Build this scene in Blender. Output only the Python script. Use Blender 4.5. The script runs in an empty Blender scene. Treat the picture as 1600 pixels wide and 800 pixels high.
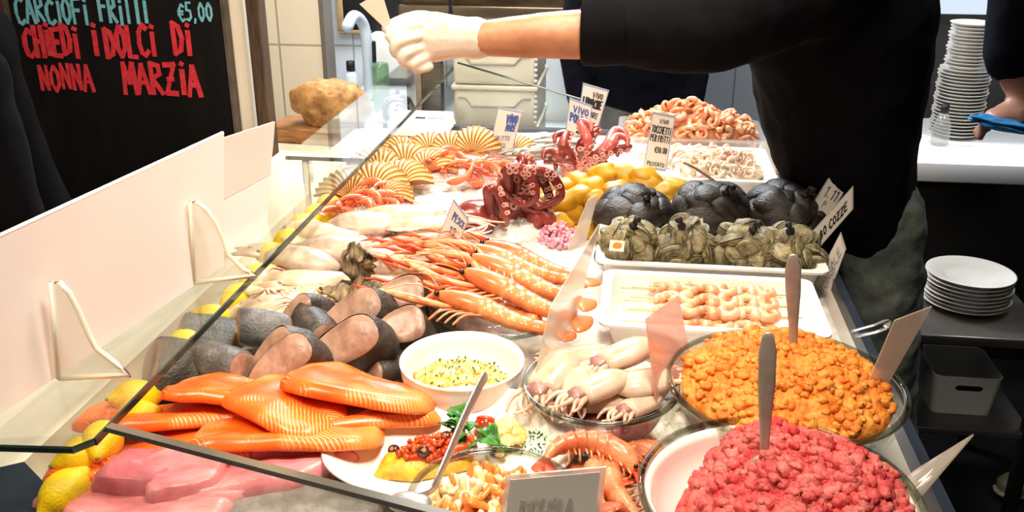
import bpy, bmesh, math, random
import numpy as np
from mathutils import Vector, Matrix, Euler, noise

S = bpy.context.scene
COL = S.collection
R = math.radians
PI = math.pi

# ------------------------------------------------------------------ camera
FPX, CAMZ, PITCH, YAW = 1500.0, 1.6, R(22), R(7.4)
cam = bpy.data.cameras.new('camera')
cam.sensor_width = 36
cam.lens = FPX / 1600 * 36
cam.clip_start = 0.02
camo = bpy.data.objects.new('camera', cam)
camo.location = (0, 0, CAMZ)
camo.rotation_euler = (PI / 2 - PITCH, 0, YAW)
COL.objects.link(camo)
S.camera = camo

# ------------------------------------------------------------------ world, lights, exposure
S.view_settings.view_transform = 'Standard'
S.view_settings.look = 'None'
S.view_settings.gamma = 1
S.view_settings.use_curve_mapping = False
S.view_settings.exposure = 0.0
W = bpy.data.worlds.new('world')
S.world = W
W.use_nodes = True
W.node_tree.nodes['Background'].inputs[0].default_value = (0.9, 0.92, 1.0, 1)
W.node_tree.nodes['Background'].inputs[1].default_value = 0.05


def area(name, loc, target, size, power, col, size_y=None, spread=180):
    l = bpy.data.lights.new(name, 'AREA')
    l.shape = 'RECTANGLE' if size_y else 'DISK'
    l.size = size
    if size_y:
        l.size_y = size_y
    l.energy = power
    l.color = col
    l.spread = R(spread)
    o = bpy.data.objects.new(name, l)
    o.location = loc
    d = Vector(target) - Vector(loc)
    o.rotation_euler = d.to_track_quat('-Z', 'Y').to_euler()
    COL.objects.link(o)
    return o


WARM = (1.0, 0.88, 0.73)
area('counter_lamp_near', (0.12, 0.72, 2.35), (-0.22, 1.05, 0.95), 0.40, 7.0, WARM, spread=95)
area('counter_lamp_middle', (0.05, 1.42, 2.35), (-0.30, 1.62, 0.95), 0.40, 6.2, WARM, spread=95)
area('counter_lamp_far', (-0.10, 2.45, 2.35), (-0.15, 2.35, 0.95), 0.40, 5.6, WARM, spread=95)
area('customer_side_fill', (-0.95, 0.45, 2.5), (-0.80, 1.45, 0.95), 0.5, 14, (1.0, 0.86, 0.70), spread=130)  # unseen fill light, placed to brighten the shaded ledge behind the screens
area('partition_fill', (-0.75, 2.05, 2.6), (-0.85, 3.3, 1.0), 0.4, 9, (1.0, 0.9, 0.78), spread=110)  # unseen fill light, added to brighten the cream partition wall
area('kitchen_ceiling_light', (-0.45, 3.45, 2.5), (-0.45, 3.45, 0.9), 0.9, 95, (0.86, 0.93, 1.0), 0.5)
area('service_ceiling_light', (1.35, 2.75, 2.45), (1.25, 2.9, 0.9), 0.5, 9, (0.95, 0.97, 1.0), spread=110)

# ------------------------------------------------------------------ pixel <-> world


def ray(px, py):
    x, y, z = (px - 800) / FPX, (400 - py) / FPX, -1.0
    a = PI / 2 - PITCH
    y, z = y * math.cos(a) - z * math.sin(a), y * math.sin(a) + z * math.cos(a)
    c, s = math.cos(YAW), math.sin(YAW)
    return Vector((x * c - y * s, x * s + y * c, z))


def P(px, py, z):
    d = ray(px, py)
    return Vector((0, 0, CAMZ)) + d * ((z - CAMZ) / d.z)


def Yp(px, py, y):
    d = ray(px, py)
    return Vector((0, 0, CAMZ)) + d * (y / d.y)


# ------------------------------------------------------------------ materials
def lin(h):
    h = h.lstrip('#')
    v = [int(h[i:i + 2], 16) / 255 for i in (0, 2, 4)]
    return tuple(c / 12.92 if c <= 0.04045 else ((c + 0.055) / 1.055) ** 2.4 for c in v) + (1,)


_m = {}


class NT:
    def __init__(s, name):
        s.m = bpy.data.materials.new(name)
        s.m.use_nodes = True
        s.t = s.m.node_tree
        s.t.nodes.clear()
        s.out = s.t.nodes.new('ShaderNodeOutputMaterial')

    def n(s, typ, **kw):
        nd = s.t.nodes.new('ShaderNode' + typ)
        for k, v in kw.items():
            if k == 'ins':
                for a, b in v.items():
                    if isinstance(b, tuple) and len(b) == 2 and hasattr(b[0], 'outputs'):
                        s.t.links.new(b[0].outputs[b[1]], nd.inputs[a])
                    else:
                        nd.inputs[a].default_value = b
            else:
                setattr(nd, k, v)
        return nd

    def ramp(s, src, stops):
        nd = s.t.nodes.new('ShaderNodeValToRGB')
        s.t.links.new(src[0].outputs[src[1]], nd.inputs[0])
        el = nd.color_ramp.elements
        el[0].position, el[0].color = stops[0]
        el[1].position, el[1].color = stops[-1]
        for p, c in stops[1:-1]:
            e = el.new(p)
            e.color = c
        return nd


def mat(name, c1, c2=None, rough=0.5, scale=20.0, bump=0.0, bscale=None, sss=0.0, metal=0.0, spec=0.5,
        detail=3.0, rnd=0.0, ramp=None, tex='noise', coat=0.0, stretch=None, sheen=0.0):
    if name in _m:
        return _m[name]
    k = NT(name)
    tc = k.n('TexCoord')
    src = (tc, 'Object')
    if stretch:
        mp = k.n('Mapping', ins={'Vector': src, 'Scale': stretch})
        src = (mp, 'Vector')
    b = k.n('BsdfPrincipled', ins={'Roughness': rough, 'Metallic': metal, 'Specular IOR Level': spec})
    if coat:
        b.inputs['Coat Weight'].default_value = coat
        b.inputs['Coat Roughness'].default_value = 0.12
    if sheen:
        b.inputs['Sheen Weight'].default_value = sheen
    if sss:
        b.inputs['Subsurface Weight'].default_value = sss
        b.inputs['Subsurface Radius'].default_value = (0.012, 0.005, 0.003)
        b.inputs['Subsurface Scale'].default_value = 1.0
    col = None
    if c2 or ramp:
        if tex == 'noise':
            t = k.n('TexNoise', ins={'Vector': src, 'Scale': scale, 'Detail': detail, 'Roughness': 0.6})
            o = (t, 'Fac')
        elif tex == 'wave':
            t = k.n('TexWave', ins={'Vector': src, 'Scale': scale, 'Distortion': 4.0, 'Detail': 2.0, 'Detail Scale': 1.5})
            o = (t, 'Fac')
        else:
            t = k.n('TexVoronoi', ins={'Vector': src, 'Scale': scale})
            o = (t, 'Distance')
        st = ramp or [(0.35, lin(c1)), (0.68, lin(c2))]
        col = (k.ramp(o, st), 'Color')
    if rnd:
        oi = k.n('ObjectInfo')
        mr = k.n('MapRange', ins={'Value': (oi, 'Random'), 'To Min': 1 - rnd, 'To Max': 1 + rnd})
        hs = k.n('HueSaturation', ins={'Value': (mr, 'Result')})
        if col:
            k.t.links.new(col[0].outputs[col[1]], hs.inputs['Color'])
        else:
            hs.inputs['Color'].default_value = lin(c1)
        col = (hs, 'Color')
    if col:
        k.t.links.new(col[0].outputs[col[1]], b.inputs['Base Color'])
    else:
        b.inputs['Base Color'].default_value = lin(c1)
    if bump:
        t2 = k.n('TexNoise', ins={'Vector': src, 'Scale': bscale or scale * 3, 'Detail': 4.0})
        bp = k.n('Bump', ins={'Height': (t2, 'Fac'), 'Strength': bump, 'Distance': 0.004})
        k.t.links.new(bp.outputs[0], b.inputs['Normal'])
    k.t.links.new(b.outputs[0], k.out.inputs[0])
    _m[name] = k.m
    return k.m


def glass(name, tint='#f4f8f4', refl=0.25, gloss=0.03, haze=0.0, hazecol='#ffffff'):
    """clear sheet: transparent body, Fresnel reflection, optional milky scatter"""
    if name in _m:
        return _m[name]
    k = NT(name)
    tr = k.n('BsdfTransparent', ins={'Color': lin(tint)})
    gl = k.n('BsdfGlossy', ins={'Color': (1, 1, 1, 1), 'Roughness': gloss})
    lf = k.n('LayerWeight', ins={'Blend': 0.5})
    pw = k.n('Math', operation='POWER', ins={0: (lf, 'Facing'), 1: 4.0})
    lw = k.n('MapRange', ins={'Value': (pw, 0), 'To Min': 0.03, 'To Max': min(1.0, refl * 3.0)})
    body = tr
    if haze:
        df = k.n('BsdfDiffuse', ins={'Color': lin(hazecol)})
        tl = k.n('BsdfTranslucent', ins={'Color': lin(hazecol)})
        ad = k.n('MixShader', ins={0: 0.45, 1: (df, 0), 2: (tl, 0)})
        body = k.n('MixShader', ins={0: haze, 1: (tr, 0), 2: (ad, 0)})
    mx = k.n('MixShader', ins={0: (lw, 'Result'), 1: (body, 0), 2: (gl, 0)})
    k.t.links.new(mx.outputs[0], k.out.inputs[0])
    _m[name] = k.m
    return k.m


# ------------------------------------------------------------------ shapes: each is (verts Nx3 array, faces list)
def sh(v, f):
    return (np.asarray(v, float).reshape(-1, 3), f)


def J(*ss):
    V, F, b = [], [], 0
    for v, f in ss:
        V.append(v)
        F.extend([tuple(i + b for i in q) for q in f])
        b += len(v)
    return (np.concatenate(V), F)


def T(s, loc=(0, 0, 0), rot=(0, 0, 0), sc=1.0):
    if isinstance(sc, (int, float)):
        sc = (sc, sc, sc)
    M = np.array(Euler(rot, 'XYZ').to_matrix())
    return ((s[0] * np.array(sc)) @ M.T + np.array(loc, float), s[1])


def frombm(bm):
    bm.verts.index_update()
    v = [tuple(x.co) for x in bm.verts]
    f = [tuple(x.index for x in q.verts) for q in bm.faces]
    bm.free()
    return sh(v, f)


def box(x0, x1, y0, y1, z0, z1, bev=0.0, seg=2):
    bm = bmesh.new()
    bmesh.ops.create_cube(bm, size=1)
    for v in bm.verts:
        v.co = Vector(((x0 + x1) / 2 + v.co.x * (x1 - x0), (y0 + y1) / 2 + v.co.y * (y1 - y0), (z0 + z1) / 2 + v.co.z * (z1 - z0)))
    if bev:
        bmesh.ops.bevel(bm, geom=list(bm.edges), offset=bev, segments=seg, affect='EDGES', profile=0.5)
    return frombm(bm)


def ico(sub=2, sc=(1, 1, 1), amp=0.0, freq=1.0, seed=0.0):
    bm = bmesh.new()
    bmesh.ops.create_icosphere(bm, subdivisions=sub, radius=1)
    for v in bm.verts:
        p = v.co.copy()
        d = 1 + (amp * noise.noise(p * freq + Vector((seed * 7.3, seed * 3.1, seed * 5.7))) if amp else 0)
        v.co = Vector((p.x * sc[0] * d, p.y * sc[1] * d, p.z * sc[2] * d))
    return frombm(bm)


def tube(pts, rad, n=10, up=(0, 0, 1), cap=True):
    """tube along pts; rad = scalar, list of scalars or list of (ra, rb): ra along the side axis, rb along the up axis"""
    pts = [Vector(p) for p in pts]
    m = len(pts)
    if isinstance(rad, (int, float)):
        rad = [rad] * m
    rad = [(r, r) if isinstance(r, (int, float)) else r for r in rad]
    V, F = [], []
    prev = None
    for i, p in enumerate(pts):
        t = (pts[min(i + 1, m - 1)] - pts[max(i - 1, 0)])
        t = t.normalized() if t.length > 1e-9 else Vector((0, 0, 1))
        u = prev if prev is not None else Vector(up)
        u = u - t * u.dot(t)
        if u.length < 1e-4:
            u = t.orthogonal()
        u.normalize()
        prev = u
        s = t.cross(u)
        for j in range(n):
            a = 2 * PI * j / n
            V.append(p + s * (math.cos(a) * rad[i][0]) + u * (math.sin(a) * rad[i][1]))
    for i in range(m - 1):
        for j in range(n):
            a, b = i * n + j, i * n + (j + 1) % n
            F.append((a, b, b + n, a + n))
    if cap:
        F.append(tuple(range(n - 1, -1, -1)))
        F.append(tuple((m - 1) * n + j for j in range(n)))
    return sh([tuple(v) for v in V], F)


def rtube(pts, r, n=10, up=(0, 0, 1)):
    """tube with rounded ends"""
    pts = [Vector(p) for p in pts]
    rr = [r] * len(pts) if isinstance(r, (int, float)) else list(r)
    a, b = (pts[0] - pts[1]).normalized(), (pts[-1] - pts[-2]).normalized()
    ra = max(rr[0]) if isinstance(rr[0], tuple) else rr[0]
    rb = max(rr[-1]) if isinstance(rr[-1], tuple) else rr[-1]

    def ms(q, k):
        return (q[0] * k, q[1] * k) if isinstance(q, tuple) else q * k
    P0 = [pts[0] + a * ra * 0.9, pts[0] + a * ra * 0.6]
    P1 = [pts[-1] + b * rb * 0.6, pts[-1] + b * rb * 0.9]
    return tube(P0 + pts + P1, [ms(rr[0], 0.3), ms(rr[0], 0.8)] + rr + [ms(rr[-1], 0.8), ms(rr[-1], 0.3)], n, up)


def lathe(prof, n=48, sx=1.0, sy=1.0, close=False):
    V, F = [], []
    m = len(prof)
    for r, z in prof:
        for j in range(n):
            a = 2 * PI * j / n
            V.append((r * math.cos(a) * sx, r * math.sin(a) * sy, z))
    rng = m if close else m - 1
    for i in range(rng):
        for j in range(n):
            a, b = i * n + j, i * n + (j + 1) % n
            c, d = ((i + 1) % m) * n + (j + 1) % n, ((i + 1) % m) * n + j
            F.append((a, b, c, d))
    if not close:
        if prof[0][0] > 1e-6:
            F.append(tuple(range(n - 1, -1, -1)))
        if prof[-1][0] > 1e-6:
            F.append(tuple((m - 1) * n + j for j in range(n)))
    return sh(V, F)


def grid(nu, nv, fn):
    V = [fn(i / (nu - 1), j / (nv - 1)) for i in range(nu) for j in range(nv)]
    F = [(i * nv + j, (i + 1) * nv + j, (i + 1) * nv + j + 1, i * nv + j + 1) for i in range(nu - 1) for j in range(nv - 1)]
    return sh([tuple(v) for v in V], F)


def prism(outline, z0, z1):
    n = len(outline)
    V = [(x, y, z0) for x, y in outline] + [(x, y, z1) for x, y in outline]
    F = [tuple(range(n - 1, -1, -1)), tuple(range(n, 2 * n))] + [(i, (i + 1) % n, n + (i + 1) % n, n + i) for i in range(n)]
    return sh(V, F)


def smooth_loop(pts, k=6):
    """Catmull-Rom closed loop through 2D points"""
    n, out = len(pts), []
    for i in range(n):
        p0, p1, p2, p3 = (Vector(pts[(i + d) % n]) for d in (-1, 0, 1, 2))
        for j in range(k):
            t = j / k
            out.append(tuple(0.5 * ((2 * p1) + (p2 - p0) * t + (2 * p0 - 5 * p1 + 4 * p2 - p3) * t * t + (3 * p1 - p0 - 3 * p2 + p3) * t ** 3)))
    return out


def crv(pts, k=6):
    """Catmull-Rom open curve through 3D points"""
    pts = [Vector(p) for p in pts]
    n, out = len(pts), []
    for i in range(n - 1):
        p0, p1, p2, p3 = pts[max(i - 1, 0)], pts[i], pts[i + 1], pts[min(i + 2, n - 1)]
        for j in range(k):
            t = j / k
            out.append(0.5 * ((2 * p1) + (p2 - p0) * t + (2 * p0 - 5 * p1 + 4 * p2 - p3) * t * t + (3 * p1 - p0 - 3 * p2 + p3) * t ** 3))
    out.append(pts[-1])
    return out


def pillow(outline, t, rings=8, p=2.2, low=0.0, amp=0.0, freq=40.0, seed=0.0, bend=None):
    """a slab with rounded top: outline shrinks to the centre while the height rises; flat-ish below"""
    n = len(outline)
    cx = sum(q[0] for q in outline) / n
    cy = sum(q[1] for q in outline) / n
    V, F = [], []
    prof = [(1 - (i / rings)) for i in range(rings)]
    for r in prof:
        for x, y in outline:
            h = low * t + (1 - low) * t * (1 - r ** p) ** (1 / p) if r < 1 else low * t
            V.append([cx + (x - cx) * r, cy + (y - cy) * r, h])
    V.append([cx, cy, t])
    b0 = len(V)
    for r in (1.0, 0.85, 0.4):
        for x, y in outline:
            V.append([cx + (x - cx) * r, cy + (y - cy) * r, 0 if r < 1 else low * t * 0.4])
    V.append([cx, cy, 0])
    for i in range(rings - 1):
        for j in range(n):
            k = (j + 1) % n
            F.append((i * n + j, i * n + k, (i + 1) * n + k, (i + 1) * n + j))
    for j in range(n):
        k = (j + 1) % n
        F.append(((rings - 1) * n + j, (rings - 1) * n + k, b0 - 1))
        F.append((b0 + j, b0 + n + j, b0 + n + k, b0 + k))
        F.append((b0 + n + j, b0 + 2 * n + j, b0 + 2 * n + k, b0 + n + k))
        F.append((b0 + 2 * n + j, b0 + 3 * n, b0 + 2 * n + k))
        F.append((j, b0 + j, b0 + k, k))
    for v in V:
        if amp:
            v[2] += amp * noise.noise(Vector((v[0] * freq + seed, v[1] * freq, v[2] * freq * 0.5))) * (1 if v[2] > 0.3 * t else 0.3)
        if bend:
            v[2] += bend(v[0], v[1])
    return sh(V, F)


# ------------------------------------------------------------------ objects
def lnk(name, s, m, parent=None, smooth=True):
    me = bpy.data.meshes.new(name)
    me.from_pydata([tuple(map(float, v)) for v in s[0]], [], s[1])
    me.update()
    if smooth is True:
        me.polygons.foreach_set('use_smooth', [True] * len(me.polygons))
    elif smooth:
        me.polygons.foreach_set('use_smooth', [True] * len(me.polygons))
        me.set_sharp_from_angle(angle=R(smooth))
    if m is not None:
        me.materials.append(m)
    o = bpy.data.objects.new(name, me)
    COL.objects.link(o)
    if parent is not None:
        o.parent = parent
    return o


def tag(o, label=None, cat=None, group=None, kind=None):
    if label:
        o['label'] = label
    if cat:
        o['category'] = cat
    if group:
        o['group'] = group
    if kind:
        o['kind'] = kind
    return o


def thing(name, label, cat, loc=(0, 0, 0), rot=(0, 0, 0), group=None):
    o = bpy.data.objects.new(name, None)
    o.empty_display_size = 0.02
    COL.objects.link(o)
    o.location = loc
    o.rotation_euler = rot
    return tag(o, label, cat, group)


def solo(name, s, m, label, cat, loc=(0, 0, 0), rot=(0, 0, 0), group=None, smooth=True, kind=None):
    o = lnk(name, s, m, None, smooth)
    o.location = loc
    o.rotation_euler = rot
    return tag(o, label, cat, group, kind)


def struct(name, s, m, smooth=False):
    return tag(lnk(name, s, m, None, smooth), kind='structure')


def dup(root, loc, rot=None, label=None, group=None, sc=None):
    r = root.copy()
    COL.objects.link(r)
    r.location = loc
    if rot is not None:
        r.rotation_euler = rot
    if label:
        r['label'] = label
    if group:
        r['group'] = group
    if sc:
        r.scale = (sc,) * 3 if isinstance(sc, (int, float)) else sc
    for ch in list(root.children):
        c = ch.copy()
        COL.objects.link(c)
        c.parent = r
        for g in list(ch.children):
            d = g.copy()
            COL.objects.link(d)
            d.parent = c
    return r


def fuse(name, shapes, m, parent=None, voxel=0.012, it=6, disp=None):
    """one continuous skin over overlapping solids"""
    o = lnk(name, J(*shapes), m, parent, True)
    md = o.modifiers.new('remesh', 'REMESH')
    md.mode = 'VOXEL'
    md.voxel_size = voxel
    md.use_smooth_shade = True
    if it:
        sm = o.modifiers.new('smooth', 'SMOOTH')
        sm.factor = 0.5
        sm.iterations = it
    if disp:
        tx = bpy.data.textures.new(name + '_folds', 'CLOUDS')
        tx.noise_scale = disp[1]
        dm = o.modifiers.new('folds', 'DISPLACE')
        dm.texture = tx
        dm.strength = disp[0]
        dm.mid_level = 0.5
    return o


class Protos:
    """first request builds, later requests copy"""
    def __init__(s):
        s.d = {}

    def put(s, key, build, loc, rot, label, group=None, sc=None):
        if key not in s.d:
            o = build()
            s.d[key] = o
            o.location = loc
            o.rotation_euler = rot
            if sc:
                o.scale = (sc,) * 3 if isinstance(sc, (int, float)) else sc
            o['label'] = label
            if group:
                o['group'] = group
            return o
        return dup(s.d[key], loc, rot, label, group, sc or 1.0)


PR = Protos()
ORD = ['first', 'second', 'third', 'fourth', 'fifth', 'sixth', 'seventh', 'eighth', 'ninth', 'tenth', 'eleventh', 'twelfth',
       'thirteenth', 'fourteenth', 'fifteenth', 'sixteenth', 'seventeenth', 'eighteenth', 'nineteenth', 'twentieth'] + \
      ['twenty-' + x for x in ('first', 'second', 'third', 'fourth', 'fifth', 'sixth', 'seventh', 'eighth', 'ninth')] + \
      ['thirtieth'] + ['thirty-' + x for x in ('first', 'second', 'third', 'fourth', 'fifth', 'sixth', 'seventh', 'eighth', 'ninth')]

# single-stroke lettering, each glyph in a box of width ~0.7, height 1
GL = {
    'A': [[(0, 0), (.32, 1), (.66, 0)], [(.12, .36), (.55, .38)]],
    'B': [[(.05, 0), (.05, 1), (.45, .92), (.5, .68), (.08, .52), (.55, .42), (.58, .12), (.05, 0)]],
    'C': [[(.62, .88), (.36, 1), (.08, .75), (.03, .4), (.15, .08), (.4, 0), (.64, .14)]],
    'D': [[(.05, 0), (.05, 1), (.42, .88), (.6, .5), (.45, .12), (.05, 0)]],
    'E': [[(.58, 1), (.05, .97), (.05, .02), (.6, 0)], [(.05, .52), (.48, .52)]],
    'F': [[(.6, 1), (.05, .97), (.05, 0)], [(.05, .54), (.5, .54)]],
    'H': [[(.05, 0), (.05, 1)], [(.58, 0), (.58, 1)], [(.05, .5), (.58, .5)]],
    'I': [[(.2, 0), (.22, .78)], [(.22, .98), (.26, 1.02)]],
    'L': [[(.06, 1), (.05, .02), (.55, 0)]],
    'M': [[(.02, 0), (.1, 1), (.36, .35), (.62, 1), (.72, 0)]],
    'N': [[(.05, 0), (.06, 1), (.56, .02), (.58, 1)]],
    'O': [[(.32, 1), (.06, .72), (.04, .3), (.3, 0), (.58, .28), (.58, .72), (.32, 1)]],
    'P': [[(.05, 0), (.05, 1), (.5, .92), (.55, .65), (.08, .48)]],
    'R': [[(.05, 0), (.05, 1), (.5, .92), (.52, .65), (.08, .5), (.6, 0)]],
    'S': [[(.58, .88), (.3, 1), (.06, .8), (.5, .35), (.4, .04), (.04, .1)]],
    'T': [[(.0, .98), (.66, 1)], [(.33, .98), (.32, 0)]],
    'U': [[(.05, 1), (.06, .25), (.3, 0), (.55, .25), (.58, 1)]],
    'V': [[(.02, 1), (.32, 0), (.62, 1)]],
    'Z': [[(.03, .98), (.6, 1), (.03, .02), (.62, 0)], [(.18, .5), (.46, .5)]],
    '0': [[(.3, 1), (.06, .7), (.05, .3), (.3, 0), (.54, .3), (.54, .7), (.3, 1)]],
    '1': [[(.1, .8), (.3, 1), (.3, 0)]],
    '2': [[(.05, .8), (.3, 1), (.55, .75), (.05, 0), (.6, 0)]],
    '3': [[(.05, .95), (.5, .95), (.25, .55), (.55, .3), (.3, 0), (.05, .08)]],
    'G': [[(.62, .88), (.36, 1), (.08, .75), (.03, .4), (.15, .08), (.4, 0), (.6, .14), (.6, .45), (.36, .45)]],
    '8': [[(.3, 1), (.08, .76), (.52, .28), (.3, 0), (.06, .25), (.5, .75), (.3, 1)]],
    '5': [[(.55, 1), (.12, 1), (.08, .58), (.45, .55), (.5, .2), (.25, 0), (.04, .08)]],
    ',': [[(.12, .08), (.04, -.16)]],
    '.': [[(.1, .0), (.14, .05)]],
    '-': [[(.08, .48), (.5, .5)]],
    '\u20ac': [[(.62, .86), (.38, 1), (.14, .72), (.12, .3), (.36, 0), (.62, .12)], [(0, .58), (.5, .6)], [(0, .4), (.45, .42)]],
}


def write(text, x, y, h, w=None, thick=0.1, jit=0.0, seed=1, depth=0.0012, slant=0.0):
    """strokes of a line of lettering in the local XY plane, standing depth proud of z = 0"""
    rnd = random.Random(seed)
    adv = 0.82 * h
    total = sum((0.45 if c == ' ' else 0.5 if c in 'I.,1' else 0.82) for c in text) * h
    k = (w / total) if w else 1.0
    out = []
    cx = x
    for c in text:
        if c == ' ':
            cx += 0.45 * h * k
            continue
        dy = rnd.uniform(-jit, jit) * h
        hh = h * (1 + rnd.uniform(-jit, jit))
        for st in GL[c]:
            pts = [Vector((cx + a * h * k + slant * b * hh, y + dy + b * hh)) for a, b in st]
            for i in range(len(pts) - 1):
                a, b = pts[i], pts[i + 1]
                d = (b - a)
                if d.length < 1e-6:
                    continue
                d.normalize()
                nn = Vector((-d.y, d.x)) * h * thick / 2 * rnd.uniform(.85, 1.15)
                a2, b2 = a - d * h * thick * 0.3, b + d * h * thick * 0.3
                q = [a2 - nn, b2 - nn, b2 + nn, a2 + nn]
                out.append(prism([(v.x, v.y) for v in q], 0.0, depth * rnd.uniform(.8, 1.2)))
        cx += (0.5 if c in 'I.,1' else 0.82) * h * k
    return J(*out)


# ------------------------------------------------------------------ common materials
M_STEEL = mat('brushed_steel', '#b9b6b0', '#cfcdc8', rough=0.35, metal=0.75, scale=8, stretch=(1, 40, 40))
M_DSTEEL = mat('dark_steel', '#5b554d', '#6d665c', rough=0.35, metal=0.9, scale=6, stretch=(1, 30, 30))
M_CHROME = mat('chrome', '#d8dade', rough=0.08, metal=1.0)
M_SPOON = mat('spoon_steel', '#ac9c8c', '#c4b4a4', rough=0.36, metal=0.45, scale=30)
M_WHITEP = mat('white_plastic', '#f3efe8', '#faf6ef', rough=0.35, scale=6)
M_CERAM = mat('white_ceramic', '#f7f3ea', '#fcf9f2', rough=0.14, scale=5, coat=0.3)
M_GLASS = glass('clear_glass', '#fafcfa', 0.14, 0.02)
M_SHELFG = glass('shelf_glass', '#fafcf7', 0.22, 0.02)
M_GEDGE = mat('polished_glass_edge', '#1d2a24', '#2c3a32', rough=0.1, scale=12)
M_ACRYL = glass('clear_acrylic', '#f6f6f2', 0.25, 0.05, 0.25, '#fff8ea')
M_ACREDGE = mat('acrylic_edge', '#fff6dc', '#fffbe8', rough=0.25, scale=10, sss=0.3)
M_SLEEVE = glass('frosted_sign_sleeve', '#f3efe6', 0.22, 0.12, 0.45, '#efe6da')
M_PAPER = mat('sign_paper', '#efe4d4', '#f6ecdf', rough=0.7, scale=10)
M_INK = mat('black_ink', '#2a211b', rough=0.7)
M_BINK = mat('blue_ink', '#3f62a8', rough=0.7)
M_BLACK = mat('black_matte', '#0b0a0a', '#121010', rough=0.6, scale=10)

# ================================================================== STRUCTURE
def tiles(name, c1, grout, w, h, rough=0.2, mortar=0.004):
    k = NT(name)
    tc = k.n('TexCoord')
    sp = k.n('SeparateXYZ', ins={0: (tc, 'Object')})
    cb = k.n('CombineXYZ', ins={0: (sp, 'X'), 1: (sp, 'Z')})
    br = k.n('TexBrick', offset=0.0, ins={'Vector': (cb, 0), 'Color1': lin(c1), 'Color2': lin(c1), 'Mortar': lin(grout), 'Scale': 1.0,
                                         'Mortar Size': mortar, 'Brick Width': w, 'Row Height': h})
    b = k.n('BsdfPrincipled', ins={'Base Color': (br, 'Color'), 'Roughness': rough})
    k.t.links.new(b.outputs[0], k.out.inputs[0])
    return k.m


struct('floor', box(-3.2, 3.2, -1.5, 4.6, -0.08, 0.0), mat('dark_floor', '#0d0c0c', '#191716', rough=0.35, scale=5))
struct('ceiling', box(-3.2, 3.2, -1.5, 4.6, 2.75, 2.85), mat('ceiling_paint', '#8d8780', rough=0.8))
struct('wall_service', box(0.66, 3.2, 4.0, 4.1, 0, 2.75), mat('dark_service_wall', '#3a3733', '#45413c', rough=0.7, scale=3))
struct('wall_back', box(-3.2, 0.66, 4.0, 4.1, 0, 2.75), tiles('cool_white_tile', '#e4eaf2', '#a9b4c2', 0.4, 0.3))
struct('wall_right', box(2.6, 2.7, -1.5, 4.0, 0, 2.75), mat('dark_wall', '#1a1817', '#211e1c', rough=0.8))
X1 = Yp(412, 100, 2.45).x
struct('wall_left', box(-3.2, X1 - 0.03, 2.42, 2.5, 0, 2.75), mat('cream_paint', '#efe0c6', '#f4e7d0', rough=0.6, scale=3))
a = Yp(408, 100, 2.42)
struct('trim_1', box(a.x - 0.018, a.x + 0.018, 2.395, 2.445, 0, 2.75, 0.004), mat('dark_wood', '#3a2a1c', '#5b4430', rough=0.6, scale=14, stretch=(8, 8, 1)))
X2 = Yp(505, 60, 3.3).x
struct('wall_partition', box(-2.2, X2, 3.3, 3.38, 0, 2.75), tiles('cream_tile', '#f0e4cf', '#b5a78e', 0.42, 0.34))
struct('trim_2', box(X2 - 0.004, X2 + 0.012, 3.285, 3.385, 0, 2.75), mat('grey_edge', '#6a6258', rough=0.5))
b = Yp(24, 80, 2.42)
struct('wall_panel', box(-3.0, b.x, 2.40, 2.43, 0.0, 2.75, 0.004), mat('red_brown_board', '#6e2a10', '#8f3c18', rough=0.6, scale=9, stretch=(6, 6, 1)))
# low wall carrying the wooden block and the stone
struct('wall_low', box(-1.5, -0.83, 2.50, 2.75, 0, 0.86, 0.006), mat('low_wall_plaster', '#d9cbb4', '#e6dac5', rough=0.7, scale=6))

# ================================================================== BLACKBOARD
bl, br_ = Yp(28, 100, 2.38), Yp(354, 100, 2.38)
bb = thing('blackboard', 'big black chalkboard with red and blue hand lettering behind the white screens', 'blackboard', ((bl.x + br_.x) / 2, 2.40, 0))
hw = (br_.x - bl.x) / 2
lnk('panel', box(-hw, hw, -0.012, 0.012, 0.35, 1.95, 0.002), mat('slate', '#0c0907', '#17110c', rough=0.45, scale=9, stretch=(3, 3, .6)), bb, False)
fm = mat('worn_frame', '#4a4038', '#6b5d50', rough=0.6, scale=20)
lnk('frame', J(box(-hw - .012, -hw, -.02, .015, .33, 1.97), box(hw, hw + .008, -.02, .015, .33, 1.97), box(-hw, hw, -.02, .015, .33, .35),
               box(-hw, hw, -.02, .015, 1.95, 1.97)), fm, bb, False)
m_red = mat('red_chalk', '#d8202c', '#e8404a', rough=0.9, scale=60)
m_blue = mat('blue_chalk', '#6fb6c4', '#8fd0da', rough=0.9, scale=60)


def chalk(name, text, x0, x1, ybase, ytop, m, seed, th):
    p0, p1, p2 = Yp(x0, ybase, 2.386), Yp(x1, ybase, 2.386), Yp(x0, ytop, 2.386)
    h = p2.z - p0.z
    s = write(text, 0, 0, h, p1.x - p0.x, th, 0.08, seed, 0.0015)
    s = T(s, (p0.x - bb.location.x, p0.y - bb.location.y, p0.z), (PI / 2, 0, 0))
    return lnk(name, s, m, bb, False)


chalk('lettering', 'CARCIOFI', 28, 142, 35, -4, m_blue, 1, 0.13)
chalk('lettering', 'FRITTI', 158, 235, 35, -4, m_blue, 2, 0.13)
chalk('lettering', '\u20ac5,00', 280, 336, 32, 6, m_blue, 3, 0.13)
chalk('lettering', 'CHIEDI', 42, 128, 86, 42, m_red, 4, 0.17)
chalk('lettering', 'I DOLCI', 148, 248, 86, 42, m_red, 5, 0.17)
chalk('lettering', 'DI', 274, 304, 86, 40, m_red, 6, 0.17)
chalk('lettering', 'NONNA', 66, 150, 139, 100, m_red, 7, 0.14)
chalk('lettering', 'MARZIA', 196, 318, 144, 100, m_red, 8, 0.17)

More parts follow.
